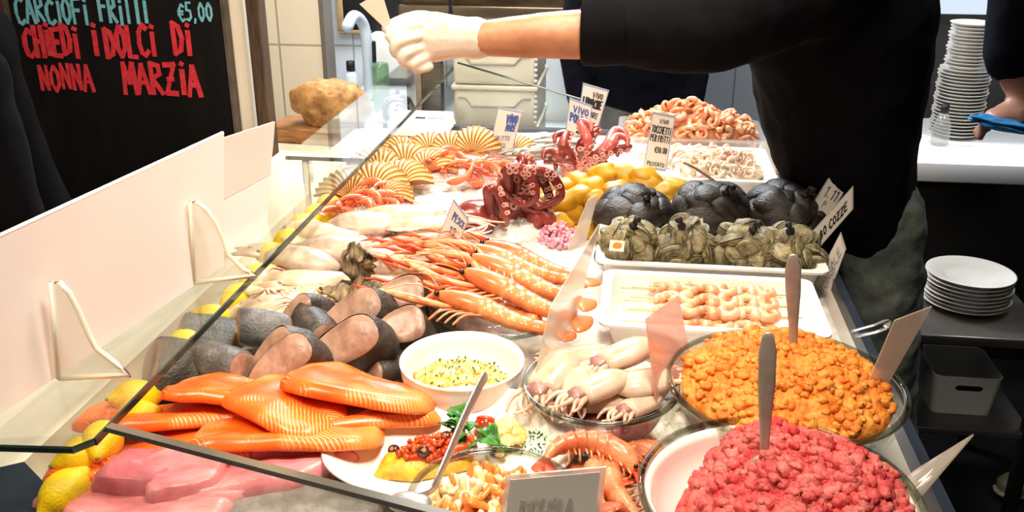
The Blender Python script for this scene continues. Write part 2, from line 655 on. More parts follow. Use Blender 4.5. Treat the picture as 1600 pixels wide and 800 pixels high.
# ================================================================== DISPLAY COUNTER
ZB = 0.905
dc = thing('display_counter', 'long glass-fronted fish counter with dark blue rim filled with seafood', 'counter')
M_NAVY = mat('navy_rim', '#232a36', '#2f3744', rough=0.35, scale=8)
inner = [(-0.735, 2.70), (-0.722, 0.912), (-0.602, 0.822), (-0.55, 0.70), (-0.2, 0.62), (0.37, 0.56), (0.37, 2.70)]
outer = [(-0.80, 2.725), (-0.80, 0.86), (-0.70, 0.74), (-0.60, 0.63), (-0.22, 0.54), (0.385, 0.48), (0.385, 2.725)]
n = len(inner)
V = [(x, y, 0.925 if y < 2.6 else 0.90) for x, y in outer] + [(x, y, 0.925 if y < 2.6 else 0.90) for x, y in inner] + [(x, y, 0.885) for x, y in inner] + [(x, y, 0.80) for x, y in outer]
F = []
for i in range(n):
    k = (i + 1) % n
    F += [(i, k, n + k, n + i), (n + i, n + k, 2 * n + k, 2 * n + i), (3 * n + i, 3 * n + k, k, i)]
lnk('rim', sh(V, F[3:]), M_NAVY, dc, False)
lnk('front_trim', sh(V, F[:3]), mat('cream_trim', '#ecdccb', '#f5e8d8', rough=0.35, scale=5), dc, False)
cx, cy = -0.2, 1.7
lnk('cabinet', prism([(cx + (x - cx) * 0.97, cy + (y - cy) * 0.98) for x, y in outer], 0.0, 0.80), mat('cabinet_navy', '#141821', '#1c212c', rough=0.4), dc, False)
lnk('tray_floor', prism(inner, 0.86, 0.888), mat('steel_liner', '#b3a89b', '#c6bcae', rough=0.4, scale=6), dc, False)
# glass shelf on the customer side, two panes, and the upright panes below it
YJ = P(560, 248, 1.03).y
for y0, y1 in ((0.79, YJ - 0.002), (YJ + 0.002, 2.97)):
    x0 = -0.735
    near = [(x0, y0), (-0.575, y0 + 0.013), (-0.561, y0 + 0.03)] if y0 < 1 else [(x0, y0), (-0.561, y0)]
    g = lnk('glass_shelf', prism(near + [(-0.561, y1), (x0, y1)], 1.022, 1.030), M_SHELFG, dc, False)
    e = [box(-0.5615, -0.5585, y0 + (0.03 if y0 < 1 else 0), y1, 1.0215, 1.0305)]
    if y0 < 1:
        e.append(tube([(x0, y0 - .001, 1.026), (-0.575, y0 + 0.012, 1.026), (-0.561, y0 + 0.03, 1.026)], [(0.0045, 0.0015)] * 3, 6, (0, 1, 0)))
    else:
        e.append(box(x0, -0.561, y0 - .003, y0 - .0005, 1.022, 1.030))
    lnk('polished_edge', J(*e), M_GEDGE, g, False)
lnk('front_pane', box(-0.742, -0.736, 0.87, 2.69, 0.90, 1.022), M_GLASS, dc, False)
A0, A1 = Vector((-0.558, 0.845)), Vector((-0.10, 0.724))
dA = (A1 - A0).normalized()
nA = Vector((-dA.y, dA.x)) * 0.004
q = [A0 - nA, A1 - nA, A1 + nA, A0 + nA]
lnk('end_pane', prism([tuple(v) for v in q], 0.89, 1.026), M_GLASS, dc, False)
lnk('end_pane_rail', prism([tuple(v) for v in (A0 - nA * 1.3, A1 - nA * 1.3, A1 + nA * 1.3, A0 + nA * 1.3)], 1.026, 1.032), mat('pane_rail', '#8f8578', '#a79c8e', rough=0.18, metal=0.8, scale=3), dc, False)
A2 = Vector((-0.735, 0.80))
q = [A2, Vector((-0.57, 0.838)), Vector((-0.57, 0.845)), Vector((-0.735, 0.807))]
lnk('end_pane', prism([tuple(v) for v in q], 0.92, 1.020), M_GLASS, dc, False)
B0, B1 = Yp(715, 98, 2.69), Yp(1010, 185, 2.69)
B2 = Vector((0.32, 2.69, 0.905))
d = 0.004
V = []
for p in (B0, B1, B2):
    for dy in (-d, d):
        V += [(p.x, p.y + dy, 0.885), (p.x, p.y + dy, max(p.z, 0.89))]
F = [(0, 4, 5, 1), (2, 3, 7, 6), (1, 5, 7, 3), (4, 8, 9, 5), (6, 7, 11, 10), (5, 9, 11, 7)]
lnk('far_pane', sh(V, F), M_GLASS, dc, False)
lnk('far_pane_edge', tube([B0, B1, B2], 0.003, 6), M_GEDGE, dc, False)
br0 = [Yp(556, 160, 2.3), Yp(548, 195, 2.2), Yp(560, 222, 2.12), Yp(575, 248, 2.05)]
lnk('customer_ledge', box(-0.955, -0.80, 0.86, 2.42, 0.855, 0.885, 0.004), mat('cream_ledge', '#f0e0ce', '#f7ebdc', rough=0.35, scale=5), dc, False)
lnk('shelf_bracket', box(-0.70, -0.685, 1.9, 1.93, 0.89, 1.022, .003), M_CHROME, dc, False)


def hf(x, y):
    p = Vector((x * 14, y * 14, 0.3))
    return 0.008 * noise.noise(p) + 0.005 * noise.noise(p * 3.1) + 0.003 * noise.noise(p * 8.0)


# crushed ice over the tray floor
def ice_fn(u, v):
    x, y = -0.70 + 1.05 * u, 0.74 + 1.94 * v
    if y < 0.95:
        x = max(x, -0.735 + (0.95 - y) * 1.1)
    z = ZB - 0.004 + hf(x, y)
    # mound below the squid and the far ice
    z += 0.030 * math.exp(-((x + 0.42) / .16) ** 2 - ((y - 1.68) / .42) ** 2)
    z += 0.030 * math.exp(-((x + 0.25) / .16) ** 2 - ((y - 1.95) / .22) ** 2)
    z += 0.03 * math.exp(-((x + 0.42) / .14) ** 2 - ((y - 2.25) / .25) ** 2)
    k = min(1, max(0, (1.27 - y) / .05)) * min(1, max(0, (x + .36) / .06))
    z -= .035 * k
    e = min(u, 1 - u, v, 1 - v)
    if e < 0.02:
        z = min(z, 0.8885)
    return (x, y, z)


M_ICE = mat('crushed_ice', '#d8cfc4', '#f2ece2', rough=0.3, scale=60, bump=0.6, bscale=160, sss=0.2)
solo('crushed_ice', grid(130, 200, ice_fn), M_ICE, 'bed of crushed white ice under all the seafood on the counter', 'ice', kind='stuff')

# ================================================================== FOOD MATERIALS
M_LEMON = mat('lemon_peel', '#f2c400', '#fbd61a', rough=0.35, scale=14, bump=0.35, bscale=260, sss=0.15, rnd=0.05)


def salmon_mat():
    k = NT('salmon_flesh')
    tc = k.n('TexCoord')
    ns = k.n('TexNoise', ins={'Vector': (tc, 'Object'), 'Scale': 14.0, 'Detail': 3.0})
    sp = k.n('SeparateXYZ', ins={0: (tc, 'Object')})
    ab = k.n('Math', operation='ABSOLUTE', ins={0: (sp, 'Y')})
    m1 = k.n('Math', operation='MULTIPLY', ins={0: (ab, 0), 1: -1.1})
    m2 = k.n('Math', operation='ADD', ins={0: (sp, 'X'), 1: (m1, 0)})
    m3 = k.n('Math', operation='MULTIPLY_ADD', ins={0: (ns, 'Fac'), 1: 0.022, 2: (m2, 0)})
    m4 = k.n('Math', operation='MULTIPLY', ins={0: (m3, 0), 1: 950.0})
    sn = k.n('Math', operation='SINE', ins={0: (m4, 0)})
    n2 = k.n('TexNoise', ins={'Vector': (tc, 'Object'), 'Scale': 22.0, 'Detail': 2.0})
    mr = k.n('MapRange', ins={'Value': (n2, 'Fac'), 'From Min': 0.46, 'From Max': 0.64})
    ln = k.n('MapRange', ins={'Value': (sn, 0), 'From Min': 0.55, 'From Max': 1.0})
    mm = k.n('Math', operation='MULTIPLY', ins={0: (ln, 0), 1: (mr, 0)})
    base = k.ramp((ns, 'Fac'), [(0.3, lin('#e6520c')), (0.55, lin('#f27220')), (0.75, lin('#f99a48'))])
    mx = k.n('MixRGB', ins={0: (mm, 0), 1: (base, 'Color'), 2: lin('#ffcf98')})
    b = k.n('BsdfPrincipled', ins={'Base Color': (mx, 0), 'Roughness': 0.28, 'Subsurface Weight': 0.15, 'Subsurface Radius': (0.012, 0.004, 0.002), 'Subsurface Scale': 1.0})
    bp = k.n('Bump', ins={'Height': (mm, 0), 'Strength': 0.25, 'Distance': 0.002})
    k.t.links.new(bp.outputs[0], b.inputs['Normal'])
    k.t.links.new(b.outputs[0], k.out.inputs[0])
    return k.m


M_SALMON = salmon_mat()
M_TUNA = mat('pale_tuna_flesh', '#cc6c72', '#e89a98', rough=0.32, scale=18, detail=6, bump=0.35, bscale=70, sss=0.2, stretch=(1, 2.5, 1))
M_TUNAP = mat('pink_loin_flesh', '#b4545f', '#d27880', rough=0.32, scale=16, detail=6, bump=0.3, bscale=60, sss=0.2)
M_SKIN = mat('grey_fish_skin', None, ramp=[(0.25, lin('#2b2724')), (0.45, lin('#5a544e')), (0.6, lin('#7d766e')), (0.75, lin('#b2aaa0'))], rough=0.25, scale=9, bump=0.15, bscale=120, coat=0.3, stretch=(1, 1, .5)) if False else None


def skin_mat(name, c):
    return mat(name, c[0], ramp=[(0.2, lin(c[0])), (0.5, lin(c[1])), (0.7, lin(c[2])), (0.85, lin(c[3]))], rough=0.42, scale=38, bump=0.4, bscale=260, detail=8)


M_SKIN = skin_mat('grey_fish_skin', ['#16120f', '#3a332d', '#5e554c', '#a89c8e'])
M_FLESH = mat('steak_flesh', '#84604c', '#c09a82', rough=0.35, scale=30, bump=0.25, bscale=90, sss=0.15, detail=5)
M_FLESHS = mat('tan_fish_side', '#8f6a54', '#c29a80', rough=0.35, scale=18, bump=0.2, bscale=90, detail=5)
M_SQUID = mat('white_squid', None or '#c2a07e', '#f0dec2', rough=0.3, scale=20, detail=6, bump=0.15, bscale=60, sss=0.25, rnd=0.04)
M_SQUIDP = mat('mottled_squid', '#a08876', '#dcc6ae', rough=0.3, scale=24, bump=0.15, bscale=80, sss=0.2, detail=6, rnd=0.05)
M_TENT = mat('squid_tentacle', '#c89880', '#ecd0b8', rough=0.3, scale=40, sss=0.2)
M_PURPLE = mat('cuttlefish_edge', '#6a3034', '#a06058', rough=0.3, scale=40)
M_SHRIMP = mat('peeled_shrimp', '#e08e5c', '#f4c49c', rough=0.3, scale=45, sss=0.2, rnd=0.08)
M_SHRIMPO = mat('shrimp_orange', '#e25a28', '#f2946a', rough=0.3, scale=35, sss=0.15, rnd=0.08)
M_SCAMPI = mat('scampi_shell', '#d06a34', '#ee9c60', rough=0.3, scale=34, detail=5, sss=0.12, rnd=0.05, coat=0.3)
M_CLAW = mat('scampi_claw', '#dc6a34', '#f4be8a', rough=0.3, scale=40, rnd=0.1)
M_REDHEAD = mat('scampi_red', '#e2361a', '#f2703c', rough=0.3, scale=40)
M_EYE = mat('black_eye', '#120a08', rough=0.15)
M_OCTO = mat('octopus_skin', '#6a201c', '#a4483a', rough=0.25, scale=18, bump=0.3, bscale=120, sss=0.1, detail=5, coat=0.3)
M_OCTOP = mat('octopus_pink', '#b84a44', '#e07c70', rough=0.25, scale=18, bump=0.2, bscale=90, sss=0.15, coat=0.3)
M_SUCK = mat('octopus_sucker', '#d88a7c', '#ecb4a4', rough=0.3, scale=50)
M_POTATO = mat('potato_skin', '#b9800e', '#e2ae2c', rough=0.45, scale=13, bump=0.3, bscale=60, rnd=0.08, detail=5)
M_MUSSEL = mat('mussel_shell', '#070606', '#453a31', rough=0.4, scale=26, bump=0.6, bscale=160, stretch=(1, 4, 1), detail=8, rnd=.4)
M_CLAM = mat('clam_shell', '#4a4026', '#c8ba8a', rough=0.5, scale=48, detail=8, bump=0.9, bscale=140, rnd=0.25, stretch=(1, 1, 5))
M_NETM = mat('dark_net', '#1a1814', '#26231d', rough=0.7)
M_SCALLOP = mat('scallop_shell', '#d09a44', '#f4d08a', rough=0.5, scale=26, bump=0.2, bscale=80, rnd=0.08)
M_OYSTER = mat('oyster_shell', '#3a2c1c', '#b49a70', rough=0.7, scale=60, bump=1.0, bscale=110, detail=8, stretch=(3, 1, 1))
M_ONION = mat('pink_dice', '#e27a92', '#f7ccd2', rough=0.3, scale=70, sss=0.2)
M_SILVER = mat('anchovy_silver', '#7d756a', '#d8d0c2', rough=0.25, scale=30, metal=0.35, rnd=0.12, stretch=(1, 6, 6))

rn = random.Random(7)


def zrot(a):
    return (0, 0, a)


# ------------------------------------------------------------------ lemons along the glass
def lemon_shape():
    s = ico(4)
    v = s[0]
    r = np.linalg.norm(v[:, 1:], axis=1)
    x = v[:, 0]
    nx = x * 0.036 + np.sign(x) * 0.009 * np.clip((np.abs(x) - 0.86) / 0.14, 0, 1) ** 1.5
    return (np.stack([nx, v[:, 1] * 0.029, v[:, 2] * 0.029], 1), s[1])


LEM = lemon_shape()
lem_px = [(100, 770), (131, 712), (160, 690), (214, 655), (212, 622), (262, 575), (292, 540), (335, 500), (372, 468), (402, 436), (428, 402), (452, 378), (474, 354), (496, 338), (514, 322), (528, 308)]


def mk_lemon():
    e = thing('lemon', '', 'lemon')
    lnk('peel', LEM, M_LEMON, e)
    lnk('stem_end', T(lathe([(0.0, 0.0025), (0.002, 0.002), (0.003, 0.0), (0.002, -0.002)], 8), (-0.045, 0, 0), (0, -PI / 2, 0)), mat('lemon_stem', '#7c7a1c', rough=0.7), e)
    return e


for i, (x, y) in enumerate(lem_px):
    z = 0.935 + (0.012 if i in (2, 4, 10) else 0) + (0.01 if i > 8 else 0)
    p = P(x, y, z)
    PR.put('lemon', mk_lemon, p, (rn.uniform(-.5, .5), rn.uniform(-.5, .5), [1.1, 0.9, 2.2, 0.3][i % 4] + rn.uniform(-.3, .3)),
           'yellow lemon, %s from the near end of the row along the glass' % ORD[i], 'lemons lined up along the glass', 0.86 if i < 8 else 0.9)

# ------------------------------------------------------------------ salmon fillets
def fillet(L, Wd, t, taper=0.35, bend=0.0, seed=0, wav=0.006):
    """long slab, thick spine side to thin belly edge, local X along its length"""
    pts = []
    N = 26
    for i in range(N):
        a = 2 * PI * i / N
        c, s = math.cos(a), math.sin(a)
        x = L / 2 * math.copysign(abs(c) ** 0.42, c)
        y = Wd / 2 * math.copysign(abs(s) ** 0.6, s)
        y *= 1 - taper * (x / L + 0.5)
        pts.append((x, y + 0.006 * math.sin(x * 30 + seed)))
    return pillow(smooth_loop(pts, 2), t, 12, 5.0, 0.45, 0.005, 26, seed,
                  lambda x, y: bend * (x / L) ** 2 + wav * math.sin(x * 38 + seed * 2) * (0.5 + y / Wd))


sal = [  # px, py, z, length, width, thick, yaw, tilt x, tilt y, label
    (285, 660, .930, .27, .115, .020, .16, -.30, 0, 'long salmon fillet with a pointed end beside the lemons'),
    (380, 625, .952, .20, .12, .020, .00, -.35, .05, 'salmon fillet heaped against the grey fish chunks at the left'),
    (450, 642, .958, .17, .13, .020, -.42, -.15, .10, 'salmon fillet with white chevron lines in the middle of the heap'),
    (562, 618, .962, .20, .14, .022, -.10, -.32, .10, 'large salmon fillet at the back near the white dip bowl'),
    (575, 662, .935, .19, .11, .020, .25, -.32, .0, 'salmon fillet tucked behind the rim of the oval plate'),
    (450, 690, .938, .24, .12, .020, .14, -.32, .0, 'salmon fillet in the front row behind the pink tuna slabs'),
    (310, 708, .920, .25, .11, .020, .26, -.28, .0, 'salmon fillet showing above the glass rail at the front'),
    (200, 732, .912, .19, .09, .020, .45, -.2, .0, 'salmon fillet at the near left corner by the lemons'),
    (362, 752, .908, .08, .06, .020, .2, -.15, .0, 'small salmon offcut wedged between the pink tuna pieces'),
    (628, 630, .932, .11, .09, .020, .5, -.2, .0, 'salmon piece at the right end of the heap touching the saucer'),
]
for i, (x, y, z, L, w, t, ya, tx, ty, lb) in enumerate(sal):
    solo('salmon_fillet', fillet(L, w, t, 0.45 if i in (0, 7) else 0.25, -0.02, i * 1.7), M_SALMON, lb, 'salmon', P(x, y, z), (tx, ty, ya), 'salmon fillets on the ice')

# ------------------------------------------------------------------ pale tuna pieces
def densify(out, k=5):
    # straight-edged outline with slightly rounded corners
    n = len(out)
    r = []
    for i in range(n):
        a, b = Vector(out[i]), Vector(out[(i + 1) % n])
        for j in range(k):
            r.append(tuple(a.lerp(b, .08 + .84 * j / (k - 1))))
    return r


def slab(out, t, seed, amp=0.007, low=0.6, p=6.0):
    return pillow(densify(out), t, 12, p, low, amp, 30, seed)


tun = [
    ('tuna_loin', [(-.055, -.03), (.02, -.045), (.055, -.02), (.045, .035), (-.03, .04)], .05, (225, 775, .905), (.0, .12, .25), M_TUNAP, 'rounded deep pink tuna loin in front of the salmon'),
    ('tuna_slab', [(-.045, -.04), (.035, -.042), (.055, .0), (.015, .045), (-.045, .03)], .05, (288, 776, .905), (.1, .0, .6), M_TUNA, 'cut-faced pink tuna block leaning on the deep pink loin'),
    ('tuna_slab', [(-.09, -.03), (0, -.04), (.09, -.03), (.1, .01), (.0, .035), (-.09, .03)], .03, (235, 812, .905), (0, 0, .1), M_TUNA, 'flat pale pink tuna slab at the very front left'),
    ('tuna_slab', [(-.05, -.02), (.04, -.025), (.05, .02), (-.04, .03)], .03, (130, 800, .9), (0, 0, .3), M_TUNA, 'small pink tuna piece beside the nearest lemon'),
    ('tuna_slab', [(-.10, -.03), (.02, -.04), (.11, -.01), (.09, .035), (.0, .045), (-.08, .02)], .035, (425, 765, .905), (-.12, -.08, .42), M_TUNA, 'long pale pink tuna slab under the glass rail'),
    ('tuna_slab', [(-.06, -.035), (.05, -.04), (.07, .02), (.02, .05), (-.05, .04)], .04, (472, 722, .908), (-.15, 0, .2), M_TUNAP, 'rosy tuna piece between the salmon and the oval plate'),
    ('tuna_slab', [(-.05, -.03), (.05, -.03), (.05, .02), (-.04, .03)], .035, (340, 790, .9), (0, 0, .5), M_TUNA, 'pink tuna offcut lying between the block and the long slab'),
]
for nm, o, t, (x, y, z), ro, m, lb in tun:
    solo(nm, slab(o, t, hash(lb) % 17 if False else len(lb)), m, lb, 'tuna', P(x, y, z), ro, 'pink tuna pieces at the near end')
sw = thing('skin_on_fillet', 'grey-skinned side of fish lying skin up at the near edge below the glass rail', 'fish', P(470, 800, .895), (0, 0, .1))
lnk('skin', slab([(-.1, -.05), (.08, -.05), (.12, 0), (.08, .03), (-.08, .03)], .03, 3, .002), skin_mat('silver_fish_skin', ['#57514a', '#7c756c', '#99928a', '#c4beb6']), sw)
lnk('flesh_edge', T(slab([(-.1, -.03), (.08, -.03), (.1, 0), (.08, .04), (-.08, .04)], .026, 5, .002), (0, .012, -.004)), M_TUNA, sw)


# ------------------------------------------------------------------ grey-skinned fish chunks
def chunk(a, b, L, lean=0.0, seed=0):
    """a cross-cut chunk: oval in section, cut faces at both ends of its local X axis, skin around the outside"""
    N = 28
    ring = []
    for j in range(N):
        t = 2 * PI * j / N
        c, s = math.cos(t), math.sin(t)
        y = a * math.copysign(abs(c) ** 0.9, c)
        z = b * math.copysign(abs(s) ** 0.8, s) * (1.0 if s > 0 else 0.7) * (1 + 0.38 * c)
        ring.append((y, z))
    V, F = [], []
    xs = [-L / 2, -L / 2 + .004, -L / 4, 0, L / 4, L / 2 - .004, L / 2]
    ks = [.97, 1.0, 1.02, 1.0, .97, .93, .90]
    for x, k in zip(xs, ks):
        for y, z in ring:
            V.append((x + lean * z, y * k, z * k + 0.003 * noise.noise(Vector((x * 30, y * 30, z * 30 + seed)))))
    m = len(xs)
    for i in range(m - 1):
        for j in range(N):
            F.append((i * N + j, (i + 1) * N + j, (i + 1) * N + (j + 1) % N, i * N + (j + 1) % N))
    skin = sh(V, F)
    fl = []
    for x, k, sg in ((xs[0], .965, -1), (xs[-1], .89, 1)):
        V, F = [], []
        for q, bul in ((1.0, -.001), (.9, .0025), (.6, .004), (.3, .003)):
            for y, z in ring:
                V.append((x + lean * z * q + sg * bul, y * k * q, z * k * q))
        V.append((x + sg * .002, 0, 0))
        for i in range(3):
            for j in range(N):
                F.append((i * N + j, i * N + (j + 1) % N, (i + 1) * N + (j + 1) % N, (i + 1) * N + j))
        for j in range(N):
            F.append((3 * N + j, 3 * N + (j + 1) % N, 4 * N))
        fl.append(sh(V, F))
    return skin, fl[0], fl[1]


M_SKIN2 = skin_mat('blue_grey_fish_skin', ['#2c2a28', '#514e4b', '#77736e', '#bdb6ac'])
stk = [  # px, py, z, a(half width), b(half height), length, rot(x,y,z), skin, label
    (283, 588, .940, .050, .036, .085, (.6, .30, .45), M_SKIN, 'dark-skinned fish chunk nearest the lemons, speckled grey side up'),
    (352, 574, .945, .046, .032, .085, (.5, -.10, PI - .35), M_SKIN2, 'blue-grey fish chunk with a thin tan cut face on its left, in the front row'),
    (320, 526, .934, .046, .024, .075, (0, .2, .35), M_SKIN2, 'silvery flat fish chunk half under the glass shelf'),
    (415, 524, .950, .044, .032, .075, (.6, -.25, PI + .25), M_SKIN2, 'kite-shaped grey fish chunk standing in the back row'),
    (442, 562, .952, .056, .024, .050, (1.1, -.60, -2.35), M_SKIN2, 'long slanting fish piece with a tan cut side'),
    (474, 508, .956, .054, .022, .050, (1.2, -.60, -2.3), M_SKIN, 'narrow upright fish piece with a dark tip in the back row'),
    (452, 580, .952, .060, .032, .050, (.9, -.80, -2.05), M_SKIN, 'fish chunk with a rosy oval cut face leaning over the salmon'),
    (504, 520, .956, .044, .030, .070, (.5, -.2, 2.3), M_SKIN, 'silver-bellied fish chunk between two tan-faced pieces'),
    (556, 508, .968, .068, .034, .050, (.85, -.80, -2.15), M_SKIN, 'large fish chunk with broad tan cut face in the upper row'),
    (544, 556, .958, .072, .036, .050, (.80, -.80, -2.05), M_SKIN, 'largest pink-faced fish chunk in front, beside the white dip bowl'),
    (632, 484, .958, .048, .034, .075, (.4, -1.0, -1.85), M_SKIN, 'round fish chunk standing on end just below the oyster'),
    (634, 535, .950, .046, .034, .075, (.5, -1.0, -1.85), M_SKIN, 'round fish chunk standing on end behind the white dip bowl'),
    (678, 497, .942, .038, .032, .065, (.3, -.1, .2), M_SKIN, 'dark fish chunk tucked against the scampi bowl'),
    (604, 572, .932, .036, .028, .070, (0, .2, .9), M_SKIN, 'dark fish chunk low down between the front pieces and the dip bowl'),
]
for i, (x, y, z, a, b, L, ro, m, lb) in enumerate(stk):
    t = thing('fish_chunk', lb, 'fish', P(x, y, z), ro, 'grey-skinned fish chunks')
    sk, f0, f1 = chunk(a, b, L, 0.22, i)
    lnk('skin', sk, m, t)
    lnk('cut_flesh', f0, M_FLESH, t)
    lnk('cut_flesh', f1, M_FLESH, t)


# ------------------------------------------------------------------ squid and cuttlefish
def mantle(L, r, seed=0, bend=0.0):
    pts, rad = [], []
    for i in range(12):
        t = i / 11
        pts.append((L * (t - 0.5), bend * math.sin(t * PI) * L, 0))
        k = (math.sin(PI * min(1, (t * 0.86 + 0.12))) ** 0.6) if t < 0.93 else 0.35
        k = [0.12, .42, .68, .86, .96, 1.0, 1.0, .98, .95, .92, .88, .80][i]
        rad.append((r * k, r * k * 0.62))
    return tube(pts, rad, 14)


def fins(L, r):
    out = []
    for s in (-1, 1):
        o = [(-.5 * L, 0), (-.42 * L, s * r * 1.3), (-.2 * L, s * r * 1.7), (.05 * L, s * r * .8), (-.2 * L, s * r * .4)]
        out.append(T(pillow(smooth_loop(o, 3), .004, 3, 2, .3), (0, 0, -.002)))
    return J(*out)


def tents(L, r, n, seed, ln=0.09, spread=0.7, rad=.0045):
    q = random.Random(seed)
    out = []
    for i in range(n):
        a = (i / (n - 1) - 0.5) * 2 * spread + q.uniform(-.15, .15)
        l = ln * q.uniform(.7, 1.2)
        x0 = L * 0.5
        y0 = (i / (n - 1) - 0.5) * r * 1.4
        c = q.uniform(-1, 1) * .35
        pts = crv([(x0 - .012, y0 * .6, 0), (x0 + l * .35 * math.cos(a), y0 + l * .35 * math.sin(a), .004), (x0 + l * .7 * math.cos(a + c), y0 + l * .7 * math.sin(a + c), .0),
                   (x0 + l * math.cos(a + 2 * c), y0 + l * math.sin(a + 2.2 * c), -.002)], 4)
        m = len(pts)
        out.append(tube(pts, [rad * (1 - .75 * k / (m - 1)) for k in range(m)], 7))
    return J(*out)


def mk_squid(kind):
    def f():
        if kind == 'squid':
            e = thing('squid', '', 'squid')
            lnk('mantle', mantle(.15, .030), M_SQUID, e)
            lnk('fins', fins(.15, .030), M_SQUID, e)
            h = lnk('head', T(ico(3, (.016, .016, .012), .1, 2), (.082, 0, 0)), M_SQUIDP, e)
            lnk('tentacles', tents(.17, .018, 8, 3, .07, .7, .004), M_TENT, e)
        elif kind == 'cuttlefish':
            e = thing('cuttlefish', '', 'cuttlefish')
            lnk('mantle', mantle(.13, .042), M_SQUIDP, e)
            lnk('fins', T(pillow(smooth_loop([(-.07, 0), (-.045, .042), (.02, .05), (.062, .036), (.062, -.036), (.02, -.05), (-.045, -.042)], 4), .005, 4, 2, .3, .003, 60), (0, 0, -.008)), M_PURPLE, e)
            h = lnk('head', T(ico(3, (.024, .022, .016), .15, 2), (.078, 0, 0)), M_SQUIDP, e)
            [lnk('eye', T(ico(2, (.004, .004, .004)), (.085, s * .018, .006)), M_EYE, h) for s in (-1, 1)]
            lnk('tentacles', tents(.17, .03, 8, 5, .06, .8, .0055), M_TENT, e)
        else:
            e = thing('baby_squid', '', 'squid')
            lnk('mantle', mantle(.055, .015), M_SQUID, e)
            lnk('tentacles', tents(.055, .014, 9, 9, .040, 1.1, .0032), M_TENT, e)
        return e
    return f


sq = [
    ('squid', 425, 492, .945, -.05, 'smooth cream squid lying in front of the curly baby squid'),
    ('squid', 470, 440, .955, .05, 'plump white squid pointing at the lemons behind the baby squid'),
    ('squid', 560, 445, .962, .12, 'white squid just behind the oyster'),
    ('cuttlefish', 520, 390, .962, .10, 'mottled cuttlefish in the middle of the pile, head towards the price card'),
    ('cuttlefish', 480, 410, .955, 2.9, 'mottled cuttlefish with its dark fin edge beside the lemons'),
    ('cuttlefish', 560, 352, .965, .20, 'pinkish cuttlefish below the red shrimps'),
    ('squid', 500, 365, .960, -.1, 'slim cream squid by the lemons below the red shrimps'),
    ('squid', 640, 385, .970, .2, 'white squid lying towards the price card'),
    ('cuttlefish', 600, 410, .968, .25, 'pale cuttlefish left of the small price card'),
    ('squid', 620, 335, .974, .05, 'white squid high on the ice mound below the orange shrimps'),
    ('squid', 660, 352, .972, .3, 'white squid left of the octopus head'),
    ('squid', 655, 420, .962, .3, 'white squid beside the claws of the scampi'),
]
for k, x, y, z, a, lb in sq:
    PR.put(k, mk_squid(k), P(x, y, z), (rn.uniform(-.2, .2), rn.uniform(-.12, .12), a), lb, 'squid and cuttlefish on the ice', rn.uniform(.9, 1.1))
q = random.Random(11)
for i in range(18):
    x, y = [(395, 478), (410, 462), (430, 470), (448, 462), (470, 470), (488, 478), (440, 482), (462, 485), (420, 450), (500, 465),
            (405, 440), (428, 432), (452, 455), (480, 458), (515, 470), (395, 455), (475, 492), (505, 482)][i]
    PR.put('baby', mk_squid('baby'), P(x, y, .950 + .004 * (i % 3)), (q.uniform(-.4, .4), q.uniform(-.4, .4), q.uniform(0, 6.28)),
           'small curly cream baby squid in the heap between the lemons and the oyster', 'baby squid heap', q.uniform(.9, 1.2))

# ================================================================== SCALLOPS, SHRIMPS, ANCHOVIES AT THE FAR LEFT
def scallop_shape(R0=.055, ribs=13):
    def fn(u, v):
        a = R(-78) + R(156) * v
        r = R0 * (0.06 + 0.94 * u) * (1 + .025 * math.cos(ribs * 2 * PI * v))
        dome = .020 * math.sin(min(1, u * 1.05) * PI) ** .8 * math.cos(a * .55)
        rib = .0022 * u * math.cos(ribs * 2 * PI * v)
        return (r * math.cos(a), r * math.sin(a), dome + rib + .002)
    top = grid(16, 105, fn)
    bot = (top[0] * np.array([1, 1, .25]) - np.array([0, 0, .0015]), [tuple(reversed(f)) for f in top[1]])
    nu, nv = 16, 105
    b = nu * nv
    edge = [((nu - 1) * nv + j, b + (nu - 1) * nv + j, b + (nu - 1) * nv + j + 1, (nu - 1) * nv + j + 1) for j in range(nv - 1)]
    edge += [(i * nv, b + i * nv, b + (i + 1) * nv, (i + 1) * nv) for i in range(nu - 1)]
    edge += [(i * nv + nv - 1, (i + 1) * nv + nv - 1, b + (i + 1) * nv + nv - 1, b + i * nv + nv - 1) for i in range(nu - 1)]
    return (np.concatenate([top[0], bot[0]]), top[1] + [tuple(i + b for i in f) for f in bot[1]] + edge)


def scallop_mat():
    k = NT('ribbed_scallop')
    tc = k.n('TexCoord')
    sp = k.n('SeparateXYZ', ins={0: (tc, 'Object')})
    at = k.n('Math', operation='ARCTAN2', ins={0: (sp, 'Y'), 1: (sp, 'X')})
    m = k.n('Math', operation='MULTIPLY', ins={0: (at, 0), 1: 13 * 2 * PI / R(156)})
    c = k.n('Math', operation='COSINE', ins={0: (m, 0)})
    ns = k.n('TexNoise', ins={'Vector': (tc, 'Object'), 'Scale': 26.0, 'Detail': 3.0})
    ma = k.n('Math', operation='MULTIPLY_ADD', ins={0: (ns, 'Fac'), 1: 1.4, 2: (c, 0)})
    mr = k.n('MapRange', ins={'Value': (ma, 0), 'From Min': -.25, 'From Max': 1.9})
    rp = k.ramp((mr, 'Result'), [(0.08, lin('#935620')), (0.35, lin('#cf984a')), (0.8, lin('#efd494'))])
    oi = k.n('ObjectInfo')
    m2 = k.n('MapRange', ins={'Value': (oi, 'Random'), 'To Min': .8, 'To Max': 1.1})
    hs = k.n('HueSaturation', ins={'Value': (m2, 'Result'), 'Color': (rp, 'Color')})
    b = k.n('BsdfPrincipled', ins={'Base Color': (hs, 'Color'), 'Roughness': .5})
    k.t.links.new(b.outputs[0], k.out.inputs[0])
    return k.m


M_SCAL = scallop_mat()
SC = scallop_shape()


